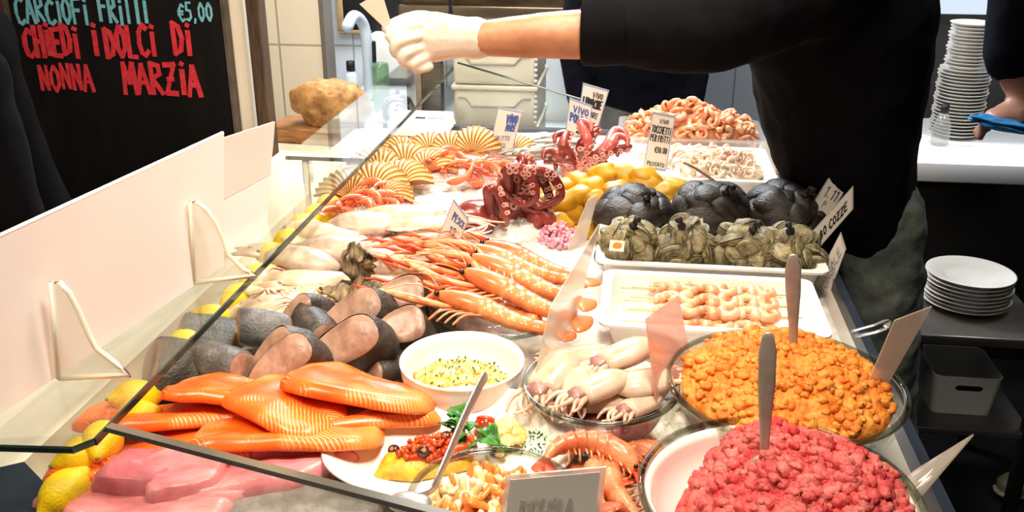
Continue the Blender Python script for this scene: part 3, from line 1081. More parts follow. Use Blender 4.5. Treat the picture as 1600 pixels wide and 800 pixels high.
def mk_scallop():
    e = thing('scallop', '', 'scallop')
    lnk('shell', SC, M_SCAL, e)
    lnk('hinge', T(box(-.004, .012, -.022, .022, 0, .006, .002), (0, 0, 0)), mat('scallop_hinge', '#b98a4a', '#d8b070', rough=.6, scale=40), e)
    return e


# px, py, z, facing (yaw of the fan), tilt
sca = [(548, 296, .962, 1.9, 'scallop shell nearest the red shrimps, against the lemons'), (585, 286, .970, 1.6, 'pale scallop shell just behind the red shrimps'),
       (625, 276, .975, 1.5, 'scallop shell between the red shrimps and the orange shrimps'), (592, 262, .968, 2.0, 'scallop shell leaning on the glass edge in the second row'),
       (634, 252, .972, 1.7, 'golden scallop shell in the centre of the scallop row'), (668, 256, .978, 1.3, 'scallop shell in front of the orange shrimps, pink stripes low down'),
       (628, 232, .965, 2.0, 'scallop shell in the back row next to the white scale'), (672, 228, .972, 1.7, 'scallop shell in the back row with brown stripes'),
       (706, 228, .975, 1.6, 'scallop shell in front of the stacked crates'), (742, 222, .985, 1.5, 'large upright scallop shell left of the farthest left price card'),
       (806, 226, .975, 1.5, 'scallop shell half hidden by the farthest left price card'), (600, 300, .965, 1.2, 'scallop shell lying low behind the red shrimps')]
for i, (x, y, z, a, lb) in enumerate(sca):
    ti = [.75, .8, .7, .8, .75, .65, .6, .7, .85, 1.25, .9, .5][i]
    PR.put('scallop', mk_scallop, P(x, y + 18, z - .02), (0, -ti, a), lb, 'scallop shells', [1.4, 1.45, 1.35, 1.45, 1.45, 1.3, 1.35, 1.3, 1.25, 1.2, 1.0, 1.2][i])


def curl(rad, a0, a1, n):
    return [(rad * math.cos(a0 + (a1 - a0) * i / (n - 1)), rad * math.sin(a0 + (a1 - a0) * i / (n - 1)), 0) for i in range(n)]


def mk_shrimp(kind):
    """kind: 'whole' with head and feelers, 'tail' peeled tail meat"""
    def f():
        if kind == 'tail':
            e = thing('shrimp_tail', '', 'shrimp')
            pts = curl(.013, R(-60), R(215), 14)
            lnk('meat', rtube(pts, [(.0065 * (1 - .5 * i / 13) * (1 + .08 * (i % 2)), .0072 * (1 - .5 * i / 13)) for i in range(14)], 9), M_SHRIMP, e)
            p = Vector(pts[-1])
            lnk('tail_fan', T(pillow(smooth_loop([(0, -.003), (.012, -.008), (.014, 0), (.012, .008), (0, .003)], 3), .002, 3, 2, .4), p, (0, 0, R(300))), M_SHRIMPO, e)
            return e
        e = thing('shrimp', '', 'shrimp')
        pts = curl(.040, R(20), R(150), 14)
        prof = [.0045, .007, .0082, .0088, .0088, .0085, .008, .0076, .007, .0064, .0058, .005, .0042, .0034]
        lnk('body', rtube(pts, [(r * .85 * (1 + .06 * (i % 2)), r) for i, r in enumerate(prof)], 9), M_SHRIMPO, e)
        h = Vector(pts[0])
        lnk('feelers', J(*[tube(crv([h, h + Vector((.02 * k, -.03, .006)), h + Vector((.05 * k + .01, -.06, .0))], 4), .0006, 4) for k in (-.4, .3, .9)]), M_REDHEAD, e)
        p = Vector(pts[-1])
        lnk('tail_fan', T(pillow(smooth_loop([(0, -.003), (.016, -.009), (.018, 0), (.016, .009), (0, .003)], 3), .002, 3, 2, .4), p, (0, 0, R(255))), M_REDHEAD, e)
        lnk('legs', J(*[tube([Vector(pts[i]) * .86, Vector(pts[i]) * .62 + Vector((.003, -.004, .004 * (-1) ** i))], .0008, 4) for i in range(2, 9)]), M_CLAW, e)
        return e
    return f


q = random.Random(4)
for i in range(13):   # red shrimps next to the lemons
    x, y = [(528, 325), (545, 316), (560, 330), (578, 320), (595, 316), (612, 308), (550, 336), (535, 340), (572, 306), (590, 328), (520, 336), (562, 320), (604, 322)][i]
    PR.put('whole', mk_shrimp('whole'), P(x, y, .955 + .004 * (i % 3)), (q.uniform(-.5, .5), q.uniform(-.5, .5), q.uniform(-.6, .8)),
           'red raw shrimp in the bunch beside the lemons and scallop shells', 'red shrimps beside the lemons', 1.05)
for i in range(26):   # orange shrimp heap
    t = q.uniform(0, 1)
    x, y = 668 + t * 130 + q.uniform(-8, 8), 262 + q.uniform(-18, 10) * math.sin(PI * min(1, max(.2, t))) + 4 * t
    PR.put('whole', mk_shrimp('whole'), P(x, y, .968 + .005 * (i % 4)), (q.uniform(-.6, .6), q.uniform(-.6, .6), q.uniform(0, 6.28)),
           'orange raw shrimp in the heap behind the octopus', 'orange shrimp heap', .95)


def mk_anchovy():
    e = thing('anchovy', '', 'anchovy')
    pts = [(-.06 + .012 * i, .004 * math.sin(i * .6), 0) for i in range(11)]
    lnk('body', tube(pts, [(a * .7, a) for a in (.002, .0055, .0075, .0085, .009, .0085, .0078, .0066, .005, .0035, .002)], 8), M_SILVER, e)
    t = pillow(smooth_loop([(0, 0), (.014, .009), (.010, 0), (.014, -.009)], 3), .0012, 2, 2, .5)
    lnk('tail', T(t, (.058, 0, 0), (PI / 2, 0, 0)), M_SILVER, e)
    return e


for i in range(34):
    t = (i % 17) / 16
    x, y = 796 + 96 * t + q.uniform(-8, 8), 236 - 22 * t + (i // 17) * 10 + q.uniform(-9, 9)
    PR.put('anchovy', mk_anchovy, P(x, y, .962 + .004 * (i % 4)), (q.uniform(-.3, .3), q.uniform(-.15, .15), q.uniform(-.2, 1.1)),
           'silvery anchovy in the pile between the far price cards', 'anchovies', 1.0)


# ================================================================== OCTOPUS
def arm_parts(pts, r0, nsuck, side, parent, m, seed):
    pts = crv(pts, 7)
    k = len(pts)
    rr = [r0 * (1 - .78 * i / (k - 1)) for i in range(k)]
    a = lnk('arm', rtube(pts, rr, 10), m, parent)
    V = []
    for j in range(nsuck):
        f = .06 + .9 * j / nsuck
        i = min(int(f * (k - 1)), k - 2)
        p, t = pts[i], (pts[i + 1] - pts[i]).normalized()
        s = t.cross(Vector((0, 0, 1)))
        s = s.normalized() if s.length > .05 else Vector((1, 0, 0))
        up = s.cross(t)
        for w in (-1, 1):
            d = (up * math.cos(side) + s * math.sin(side)).normalized()
            d = (d + (d.cross(t)) * .42 * w).normalized()
            rs = rr[i] * .5
            V.append(T(lathe([(rs * .4, .0), (rs * .5, rs * .25), (rs, rs * .55), (rs * 1.0, -.2 * rs)], 8), p + d * rr[i] * .93, d.to_track_quat('Z', 'Y').to_euler()))
    tag(lnk('suckers', J(*V), M_SUCK, a), kind='stuff')


q = random.Random(21)
oc = thing('octopus', 'dark red octopus with arms curled in rings, left of the yellow potatoes', 'octopus', P(793, 358, .925), (0, 0, 0), None)
oc.scale = (1.15, 1.15, 1.2)
lnk('head', fuse and T(ico(4, (.042, .034, .038), .12, 1.5, 3), (-.05, -.02, .02), (0, .3, .3)), M_OCTO, oc)
for i in range(8):
    a = -1.2 + i * .55
    r1 = .055 + .012 * (i % 3)
    h = .055 + .03 * ((i * 7) % 4) / 3
    bx, by = -.03 + .012 * i, -.01 + .006 * (i % 3)
    c, s = math.cos(a), math.sin(a)
    pts = [(bx - .02 * c, by, .02), (bx + .02 * c, by + .02 * s, h * .8), (bx + .04 * c - .01, by + .035 * s, h + .025), (bx + r1 * c, by + .045 * s + .01, h + .02),
           (bx + r1 * 1.1 * c + .012, by + .05 * s, h - .012), (bx + .045 * c + .015, by + .03 * s - .01, h - .03), (bx + .03 * c, by + .02 * s - .03, h - .02 + .006)]
    arm_parts(pts, .0155, 15, q.uniform(-.6, 2.0), oc, M_OCTO, i)
oc2 = thing('octopus', 'octopus with long arms raised in the air and pink tips, behind the potatoes', 'octopus', P(905, 264, .935), (0, 0, 0), None)
oc2.scale = (1.15, 1.0, .95)
lnk('head', T(ico(4, (.04, .034, .03), .12, 1.5, 5), (.02, .03, .0)), M_OCTO, oc2)
ends = [(-.07, .0, .02), (-.03, .02, .085), (.0, .02, .115), (.035, .02, .10), (.075, .01, .085), (.10, 0, .06), (.07, .05, .09), (-.05, -.01, .05)]
for i, (ex, ey, ez) in enumerate(ends):
    b = Vector((ex * .2, 0, 0))
    e = Vector((ex, ey, ez))
    m = (b + e) * .5 + Vector((.015 * (-1) ** i, -.02, .02))
    pts = [b - Vector((0, 0, .02)), b * .6 + m * .4, m, e, e + Vector((.02 * (-1) ** i, -.01, -.002)), e + Vector((.022 * (-1) ** i, -.022, -.016))]
    arm_parts(pts, .0175, 15, 2.6 + .5 * (-1) ** i, oc2, M_OCTOP if i in (2, 4, 6) else M_OCTO, i)

# ================================================================== POTATOES
q = random.Random(5)
POT = [ico(3, (.034, .024, .022), .22, 1.4, s) for s in (1, 2, 3)]
pot = [(868, 350, .935, 1.15), (893, 333, .935, 1.1), (915, 358, .925, .8), (850, 320, .945, 1.0), (872, 318, .958, 1.2), (900, 308, .962, 1.15), (930, 312, .960, 1.0), (850, 305, .952, 1.0),
       (878, 292, .962, .95), (942, 272, .985, 1.1), (978, 274, .985, 1.0), (965, 297, .975, .95), (1008, 278, .985, 1.15), (1010, 290, .972, 1.15), (945, 330, .940, 1.0), (1040, 300, .965, 1.0),
       (1055, 292, .965, .9), (1030, 310, .955, .9), (922, 362, .915, 1.0), (968, 318, .950, 1.0), (905, 282, .968, .9), (838, 328, .935, .9), (925, 292, .968, 1.0), (985, 305, .96, 1.0), (1000, 318, .945, 1.0)]
pme = {}
for i, (x, y, z, s) in enumerate(pot):
    k = i % 3
    if k not in pme:
        pme[k] = solo('potato', POT[k], M_POTATO, '', 'potato')
        o = pme[k]
    else:
        o = pme[k].copy()
        COL.objects.link(o)
    o.location = P(x, y, z)
    o.rotation_euler = (q.uniform(-.4, .4), q.uniform(-.4, .4), q.uniform(-.7, .9))
    o.scale = (s, s, s)
    o['label'] = 'small yellow-skinned potato in the heap between the octopus and the mussels'
    o['group'] = 'yellow potatoes'

# pink diced onion and loose ice beside it
def scatter(name, n, ctr, rx, ry, h, mk, seed):
    q = random.Random(seed)
    out = []
    for i in range(n):
        a, r = q.uniform(0, 2 * PI), math.sqrt(q.random())
        dx, dy = rx * r * math.cos(a), ry * r * math.sin(a)
        out.append(T(mk(q), (ctr[0] + dx, ctr[1] + dy, ctr[2] + h * (1 - r * r) * q.uniform(.6, 1.0)), (q.uniform(0, 6), q.uniform(0, 6), q.uniform(0, 6))))
    return J(*out)


c = P(868, 372, .915)
solo('diced_onion', scatter('onion', 260, c, .045, .055, .035, lambda q: box(-q.uniform(.003, .006), .005, -.004, .004, -.0025, .0025, .001, 1), 3), M_ONION,
     'small pile of pink diced onion in front of the potatoes', 'onion', kind='stuff')
c = P(805, 372, .905)
solo('ice_mound', J(T(ico(4, (.085, .075, .05), .25, 4, 2), c), scatter('ice', 420, c + Vector((0, 0, .005)), .085, .075, .05, lambda q: ico(1, (q.uniform(.004, .008), .006, .005), .4, 2, q.random()), 4)), M_ICE,
     'white mound of crushed ice between the octopus and the scampi', 'ice', kind='stuff')
c = P(690, 285, .93)
solo('ice_mound', J(T(ico(4, (.11, .11, .045), .25, 4, 5), c), scatter('ice', 350, c, .11, .11, .045, lambda q: ico(1, (q.uniform(.004, .008), .006, .005), .4, 2, q.random()), 8)), M_ICE,
     'white ice mound between the orange shrimps and the squid', 'ice', kind='stuff')
c = P(630, 432, .915)
solo('ice_mound', J(T(ico(4, (.07, .05, .035), .25, 4, 7), c), scatter('ice', 260, c, .07, .05, .035, lambda q: ico(1, (q.uniform(.004, .008), .006, .005), .4, 2, q.random()), 9)), M_ICE,
     'white ice mound behind the fish chunks and the oyster', 'ice', kind='stuff')
c = P(1046, 672, .912)
solo('ice_mound', J(T(ico(4, (.045, .07, .042), .25, 4, 9), c), scatter('ice', 320, c, .045, .07, .044, lambda q: ico(1, (q.uniform(.004, .008), .006, .005), .4, 2, q.random()), 12)), M_ICE,
     'cream-coloured ice mound between the orange and the red tartare bowls', 'ice', kind='stuff')

# ================================================================== BOWLS
def bowl_prof(R1, H, rb, th=.004, lip=.004):
    """outside up, over the rim, inside down"""
    o, n = [], 12
    for i in range(n + 1):
        t = i / n
        o.append((rb + (R1 - rb) * math.sin(t * PI / 2) ** .9, H * (1 - math.cos(t * PI / 2)) ** .95))
    out = [(0.0001, 0.0)] + o
    rim = [(R1 + lip, H + .001), (R1 + lip, H + .004), (R1 - .001, H + .005)]
    ins = [(max(r - th, .0002), max(z, .0) + th) for r, z in reversed(o)]
    return out + rim + ins[1:] + [(0.0001, th)]


def glass_bowl(label, loc, R1, H, rb, group='clear glass bowls'):
    e = thing('glass_bowl', label, 'bowl', loc, (0, 0, 0), group)
    lnk('bowl_body', lathe(bowl_prof(R1, H, rb), 72), M_GLASS, e)
    # thick rolled rim
    V = [(R1 + .001 + .0042 * math.cos(a), H + .004 + .0042 * math.sin(a)) for a in np.linspace(0, 2 * PI, 11)[:-1]]
    lnk('rolled_rim', lathe(V, 72, close=True), glass('rim_glass', '#cfd2c8', .6, .03), e)
    return e


def voro(p):
    return noise.voronoi(p)[0][0]


def mince(R1, H, seed, fn_h, lump=.012, freq=55, nb=500, bs=(.004, .010), nr=70, na=190, blobf=None):
    q = random.Random(seed)

    def surf(r, a):
        x, y = r * math.cos(a), r * math.sin(a)
        p = Vector((x, y, seed))
        z = fn_h(x, y)
        d1 = voro(Vector((x * freq, y * freq, z * freq * .7 + seed)))
        d2 = voro(Vector((x * freq * 2.3, y * freq * 2.3, z * freq * 1.6 + seed)))
        return z + lump * (.6 - d1) * .9 + lump * .35 * (.5 - d2) + .006 * noise.noise(Vector((x * 22, y * 22, seed)))
    V, F = [], []
    for i in range(nr):
        r = R1 * (i / (nr - 1))
        for j in range(na):
            a = 2 * PI * j / na
            V.append((r * math.cos(a), r * math.sin(a), surf(r, a) if i < nr - 1 else fn_h(r * math.cos(a), r * math.sin(a)) - .006))
    for i in range(nr - 1):
        for j in range(na):
            F.append((i * na + j, (i + 1) * na + j, (i + 1) * na + (j + 1) % na, i * na + (j + 1) % na))
    out = [sh(V, F)]
    for i in range(nb):
        a, r = q.uniform(0, 2 * PI), R1 * .97 * math.sqrt(q.random())
        x, y = r * math.cos(a), r * math.sin(a)
        if blobf and not blobf(x, y):
            continue
        s = q.uniform(*bs)
        out.append(T(ico(2, (s * q.uniform(.8, 1.5), s, s * q.uniform(.6, .9)), .55, 1.8, q.uniform(0, 50)), (x, y, surf(r, a) - s * .15), (q.uniform(-.5, .5), q.uniform(-.5, .5), q.uniform(0, 6))))
    return J(*out)


# orange salmon tartare
OB = P(1226, 602, .99)
obz = .905
glass_bowl('large glass bowl holding the orange salmon tartare', (OB.x, OB.y, obz), .145, .085, .06)
M_ORT = mat('salmon_tartare', '#e0701c', '#f8a648', rough=.5, scale=42, sss=.3, detail=6, spec=.35, bump=.6, bscale=200)
s = mince(.131, 0, 3, lambda x, y: .076 + .052 * max(0, 1 - ((x / .137) ** 2 + ((y - .008) / .137) ** 2)) ** .7, .015, 62, 520, (.0035, .008))
under = lathe([(.0001, .010), (.062, .014), (.100, .04), (.124, .070), (.129, .076)], 60)
solo('salmon_tartare', J(s, under), M_ORT, 'heap of chopped orange salmon tartare in the large glass bowl', 'tartare', (OB.x, OB.y, obz), kind='stuff')

# red tuna tartare
TB = P(1216, 775, .99)
glass_bowl('glass bowl at the front right holding red tuna tartare', (TB.x, TB.y, obz), .142, .085, .06)
bw = lathe(bowl_prof(.136, .075, .055, .004, .003), 64)  # white inner bowl added for the cream glow of light through the glass
solo('bowl_glow_liner', bw, M_CERAM, 'white inner bowl nested in the front right glass bowl under the tuna', 'bowl', (TB.x, TB.y, obz + .006))
M_RDT = mat('tuna_tartare', '#c93038', '#ee8478', rough=.5, scale=38, sss=.3, spec=.35, bump=.7, bscale=220, detail=6)


def tun_h(x, y):
    k = max(0, 1 - (((x - .02) / .125) ** 2 + ((y - .0) / .14) ** 2))
    z = .045 + .085 * k ** .6
    return z + .015 * math.exp(-((x + .035) / .04) ** 2 - ((y - .085) / .04) ** 2)


s = mince(.118, 0, 9, tun_h, .017, 60, 620, (.0035, .0085), blobf=lambda x, y: ((x - .02) / .12) ** 2 + (y / .135) ** 2 < 1)
under = lathe([(.0001, .016), (.05, .02), (.085, .034), (.105, .05)], 50)
solo('tuna_tartare', J(s, under), M_RDT, 'heap of chopped red tuna tartare in the front right bowl', 'tartare', (TB.x + .012, TB.y, obz), kind='stuff')

# cuttlefish bowl
CB = P(938, 604, .975)
glass_bowl('glass bowl of small cuttlefish in front of the shrimp skewers', (CB.x, CB.y, obz), .098, .07, .045)
solo('cuttlefish_juice', lathe([(.0001, .008), (.045, .010), (.075, .03), (.082, .045), (.06, .05), (.0001, .052)], 48), M_PURPLE, 'dark juice and trimmings at the bottom of the cuttlefish bowl', 'juice', (CB.x, CB.y, obz), kind='stuff')


def mk_smallcut():
    e = thing('small_cuttlefish', '', 'cuttlefish')
    lnk('mantle', mantle(.085, .026), M_SQUIDW, e)
    lnk('head', T(ico(3, (.017, .016, .013), .25, 2), (.046, 0, 0)), mat('brown_squid_head', '#6e3c36', '#b48478', rough=.3, scale=45), e)
    lnk('tentacles', tents(.10, .022, 6, 5, .034, .7, .0052), M_TENT, e)
    return e


M_SQUIDW = mat('cleaned_cuttlefish', '#c8a88e', '#ead4be', rough=.2, scale=14, sss=.2, bump=.1, bscale=60)
scu = [(872, 575, .985, 1.15, 1.1, .25, 'long pale cuttlefish along the left rim of the glass bowl'), (905, 598, .985, 1.4, .8, .3, 'small cuttlefish second from the left in the glass bowl'),
       (945, 600, .990, .75, .95, .1, 'plump cuttlefish at the front centre of the glass bowl'), (985, 550, 1.002, .55, 1.0, .2, 'white cuttlefish at the back right of the glass bowl'),
       (1000, 600, .985, -2.6, .95, .0, 'purple-edged cuttlefish at the right of the glass bowl'), (925, 555, .992, .1, .9, .1, 'reddish cuttlefish at the back of the glass bowl'),
       (950, 628, .965, 0.2, .85, 0, 'cuttlefish low against the front glass of the bowl'), (1005, 628, .968, .9, .8, 0, 'cuttlefish at the front right of the bowl behind the pink card')]
for x, y, z, a, s, t, lb in scu:
    PR.put('smallcut', mk_smallcut, P(x, y, z), (.1, t, a + PI), lb, 'cuttlefish in the glass bowl', s)

# white dip bowl on a saucer
DB = P(722, 567, .975)
solo('saucer', lathe([(.0001, 0), (.045, 0), (.07, .006), (.073, .008), (.07, .010), (.045, .005), (.0001, .004)], 48), M_CERAM, 'white saucer under the bowl of flaked fish dip', 'saucer', (DB.x, DB.y, .902))
wb = solo('white_bowl', lathe(bowl_prof(.084, .066, .038, .005, .001), 64), M_CERAM, 'round white bowl of flaked fish salad beside the salmon', 'bowl', (DB.x, DB.y, .911))
M_FLAKE = mat('flaked_fish', '#d49c3c', '#f0d494', rough=.4, scale=60, sss=.1)
M_HERB = mat('chopped_herb', '#2c5a16', '#4c7c26', rough=.6, scale=60)
fs = thing('fish_salad', 'flaked fish salad with chopped herbs in the round white bowl', 'salad', (DB.x, DB.y, .911))
s = lambda q: ico(1, (q.uniform(.004, .009), q.uniform(.003, .006), .0035), .5, 2, q.random() * 9)
tag(lnk('flakes', J(T(ico(3, (.066, .055, .026), .2, 3), (0, 0, .030)), scatter('f', 380, (0, -.002, .036), .064, .052, .022, s, 5)), M_FLAKE, fs), kind='stuff')
tag(lnk('herbs', scatter('h', 60, (0, -.002, .046), .062, .052, .018, lambda q: box(-.002, .002, -.001, .001, -.0004, .0004), 6), M_HERB, fs), kind='stuff')
tag(fs, kind='stuff')

# oval plate with the tuna-tomato starter
def oval(L, B, H, n=72):
    prof = [(.0001, 0), (.55, 0), (.75, .35), (.97, .92), (1.0, 1.0), (.985, 1.08), (.94, 1.0), (.74, .45), (.56, .22), (.0001, .2)]
    V, F = [], []
    for r, z in prof:
        for j in range(n):
            a = 2 * PI * j / n
            k = 1 + .18 * math.cos(a)
            V.append((r * L * math.cos(a), r * B * math.sin(a) * k ** .6, z * H))
    for i in range(len(prof) - 1):
        for j in range(n):
            F.append((i * n + j, i * n + (j + 1) % n, (i + 1) * n + (j + 1) % n, (i + 1) * n + j))
    return sh(V, F)


pc = P(706, 705, .932)
OPZ = .916
op = solo('oval_plate', oval(.158, .102, .034), M_CERAM, 'white oval plate of fish fillet with tomato and parsley in the front centre', 'plate', (pc.x, pc.y, OPZ), (.16, 0, .30))


def OPP(px, py, h=0.0):
    # a point h above the tilted well of the oval plate
    nn = Euler((.16, 0, .30)).to_matrix() @ Vector((0, 0, 1))
    o = Vector((pc.x, pc.y, OPZ)) + nn * (.0085 + h)
    d = ray(px, py)
    c0 = Vector((0, 0, CAMZ))
    return c0 + d * ((o - c0).dot(nn) / d.dot(nn))


pz = OPZ + .010
pb = OPP(668, 722)
fi = thing('cooked_fish', 'golden sauced fish fillet topped with chopped tomato on the oval plate', 'fish', pb, (.16, 0, .35))
lnk('fillet', slab([(-.07, -.018), (-.02, -.032), (.05, -.024), (.06, .01), (0, .030), (-.05, .020)], .018, 4, .006, .12, 1.8), mat('saffron_fish', '#c98a10', '#f0c23c', rough=.4, scale=60, detail=6, bump=.5, bscale=150), fi)
tag(lnk('tomato_topping', T(J(slab([(-.045, -.015), (0, -.022), (.05, -.016), (.05, .012), (-.03, .015)], .016, 8, .006, .2, 2),
     scatter('t', 110, (0, 0, .008), .05, .02, .012, lambda q: ico(1, (q.uniform(.003, .007), .004, .003), .5, 2, q.random() * 9), 9)), (.012, .002, .013)), mat('tomato_sauce', '#a81a0a', '#e06a1c', rough=.3, scale=60, detail=6), fi), kind='stuff')
M_OLIVE = mat('olive_skin', '#2e1418', '#573034', rough=.15, scale=30)


def mk_olive():
    e = thing('olive', '', 'olive')
    lnk('flesh', ico(3, (.0085, .0075, .0075)), M_OLIVE, e)
    lnk('pit_hole', T(lathe([(.0001, .0), (.0026, .0), (.003, .0006), (.0018, .0012), (.0001, .0008)], 10), (.0, -.0048, .0052), (R(45), 0, 0)), mat('olive_hole', '#a87848', rough=.6), e)
    return e


for (x, y, z, lb) in ((616, 704, .925, 'dark olive alone at the left end of the oval plate'), (698, 683, .952, 'dark olive left of the parsley on the oval plate'),
                      (772, 703, .930, 'dark olive right of the parsley on the oval plate'), (662, 706, .945, 'dark olive half sunk in the tomato topping')):
    PR.put('olive', mk_olive, OPP(x, y, .007 if z < .94 else .026), (0, 0, rn.uniform(-.5, .5)), lb, 'olives on the oval plate')
p = OPP(758, 664, .012)
ct = thing('cherry_tomato', 'halved red cherry tomato beside the parsley on the oval plate', 'tomato', p, (R(-40), 0, 0))
lnk('skin', ico(3, (.014, .014, .012)), mat('tomato_skin', '#cf1a10', '#e8301c', rough=.12, scale=10), ct)
lnk('cut_face', T(lathe([(.0001, .002), (.004, .0016), (.009, .0022), (.0125, 0), (.012, -.002)], 24), (0, 0, .0085)), mat('tomato_flesh', '#e23c28', '#f4785c', rough=.2, scale=120), ct)


def leaf(sz):
    o = [(0, 0), (.35, .38), (.2, .55), (.6, .6), (.75, .42), (1.0, .2), (1.08, 0), (1.0, -.2), (.75, -.42), (.6, -.6), (.2, -.55), (.35, -.38)]
    o = [(a * sz, b * sz) for a, b in o]
    return pillow(smooth_loop(o, 3), sz * .05, 4, 2, .5, sz * .12, 2.2 / sz, sz * 100, lambda x, y: -.5 * (x - sz * .4) ** 2 / sz + .5 * abs(y))


M_PARS = mat('parsley_leaf', '#1f5212', '#3f8a22', rough=.35, scale=60, bump=.2, bscale=150)
p = OPP(738, 702, .004)
pa = thing('parsley_sprig', 'sprig of flat green parsley leaves on the oval plate', 'parsley', p)
q = random.Random(2)
for i in range(13):
    a, r = q.uniform(0, 6.28), q.uniform(.004, .022)
    lnk('leaf', leaf(q.uniform(.018, .028)), M_PARS, pa).matrix_local = Matrix.Translation((r * math.cos(a), r * math.sin(a) * .8, .012 + q.uniform(0, .024))) @ Euler((q.uniform(-.5, .5), q.uniform(-.9, .2), a)).to_matrix().to_4x4()
lnk('stalk', J(*[tube(crv([(0, 0, 0), (-.012 + .01 * i, .004, .018), (-.045 + .03 * i, .012, .028 + .004 * i)], 4), .0011, 6) for i in range(3)]), M_PARS, pa)
pc2 = OPP(800, 690, .002)
solo('potato_salad', J(scatter('p', 60, pc2 + Vector((-.008, 0, .004)), .022, .026, .022, lambda q: box(-q.uniform(.005, .009), .007, -.006, .006, -.005, .005, .002, 1), 5)),
     mat('boiled_potato', '#f0cc62', '#f8e6a4', rough=.4, scale=40, sss=.1), 'diced boiled potato beside the parsley on the oval plate', 'potato', kind='stuff')
hb = OPP(835, 690, .004)
solo('chopped_parsley', scatter('h', 80, hb, .034, .030, .008, lambda q: box(-.0022, .0022, -.001, .001, -.0004, .0004), 7), M_HERB,
     'chopped parsley strewn over the right end of the oval plate', 'herbs', kind='stuff')

# front glass bowl of mixed seafood salad
GB = P(772, 775, .975)
glass_bowl('glass bowl of seafood salad at the front edge behind the grey sign', (GB.x, GB.y, .903), .090, .066, .045)
M_SAL1 = mat('salad_cream', '#f3d9a0', '#fbeecb', rough=.3, scale=40, sss=.1)
M_SAL2 = mat('salad_orange', '#ec7a2a', '#f6a858', rough=.3, scale=40, sss=.1)
sa = thing('seafood_salad', 'mixed pale and orange seafood salad in the front glass bowl', 'salad', (GB.x, GB.y, .903))
tag(sa, kind='stuff')
strip = lambda q: rtube(crv([(-.016, 0, 0), (0, q.uniform(-.006, .006), .003), (.016, q.uniform(-.004, .004), 0)], 3), [(q.uniform(.0045, .007), .004)] * 7, 7)
tag(lnk('cream_pieces', J(lathe([(.0001, .008), (.045, .012), (.075, .04), (.0001, .046)], 40), scatter('a', 110, (0, 0, .042), .074, .074, .026, strip, 31)), M_SAL1, sa), kind='stuff')
tag(lnk('orange_pieces', scatter('b', 60, (0, 0, .047), .072, .072, .026, strip, 33), M_SAL2, sa), kind='stuff')

# ================================================================== SCAMPI BOWL
def seg_tail(L, r):
    """armoured tail: six overlapping rings"""
    pts, rad = [], []
    for s in range(6):
        for f, k in ((.02, 1.05), (.5, 1.04), (.97, .97)):
            t = (s + f) / 6
            pts.append((L * t, 0, -.012 * math.sin(t * 2.2)))
            b = r * (1 - .42 * t)
            rad.append((b * k, b * k * .82))
    return tube(pts, rad, 14)


def mk_scampi():
    e = thing('scampi', '', 'scampi')
    b = lnk('carapace', rtube([(-.058, 0, .004), (-.04, 0, .003), (-.02, 0, .002), (0, 0, 0)], [(.006, .006), (.0115, .011), (.0145, .013), (.0145, .0125)], 14), M_SCAMPI, e)
    lnk('rostrum', tube([(-.055, 0, .012), (-.085, 0, .017)], [.003, .0006], 6), M_REDHEAD, b)
    for s in (-1, 1):
        lnk('eye', T(ico(2, (.0035, .0035, .0035)), (-.056, s * .008, .009)), M_EYE, b)
    t = lnk('tail', seg_tail(.092, .0148), M_SCAMPI, e)
    fan = [T(pillow(smooth_loop([(0, -.004), (.022, -.008), (.026, 0), (.022, .008), (0, .004)], 3), .0025, 3, 2, .4), (.088, 0, -.012), (0, .15, a)) for a in (-.6, -.25, .1, .45)]
    lnk('tail_fan', J(*fan), M_SCAMPI, t)
    for s in (-1, 1):
        pts = crv([(-.035, s * .010, -.004), (-.07, s * .028, .004), (-.105, s * .022, .004), (-.135, s * .012, .0)], 4)
        k = len(pts)
        c = lnk('claw', tube(pts, [.0022 + .0032 * math.sin(PI * min(1, i / (k - 1) * 1.1)) for i in range(k)], 8), M_CLAW, e)
        lnk('pincer', tube([(-.125, s * .018, .001), (-.15, s * .020, .003), (-.165, s * .012, .002)], [.003, .0022, .0006], 6), M_REDHEAD, c)
    lnk('legs', J(*[tube(crv([(-.03 + .012 * i, s * .010, -.006), (-.04 + .010 * i, s * .032, -.002), (-.05 + .010 * i, s * .042, -.012)], 3), .0014, 5) for i in range(4) for s in (-1, 1)]), M_CLAW, e)
    lnk('feelers', J(*[tube(crv([(-.056, s * .005, .008), (-.08, s * .02, .02), (-.11, s * .035, .012)], 4), .0008, 4) for s in (-1, 1)]), M_CLAW, e)
    return e


SB = P(783, 478, .97)
glass_bowl('glass bowl of whole scampi in the middle of the counter', (SB.x, SB.y, .903), .112, .066, .055)
scp = [(790, 405, 1.0, -.25, 'scampi at the back of the glass bowl'), (800, 425, 1.004, -.30, 'scampi with thick orange tail, second from the back of the glass bowl'),
       (790, 450, 1.004, -.36, 'scampi in the middle of the glass bowl with a black eye showing'), (755, 480, .995, -.22, 'scampi lying nearest in the glass bowl'),
       (770, 430, .995, -.1, 'scampi head in the left half of the glass bowl'), (735, 410, .992, -.2, 'scampi with claws over the back left of the glass bowl'),
       (750, 455, .982, -.55, 'scampi low in the left side of the glass bowl'), (815, 400, .985, -.3, 'scampi tail at the right rear of the glass bowl')]
for x, y, z, a, lb in scp:
    PR.put('scampi', mk_scampi, P(x, y, z), (rn.uniform(-.25, .25), rn.uniform(-.02, .12), a), lb, 'scampi in the glass bowl', 1.28)
q = random.Random(8)
cl = []
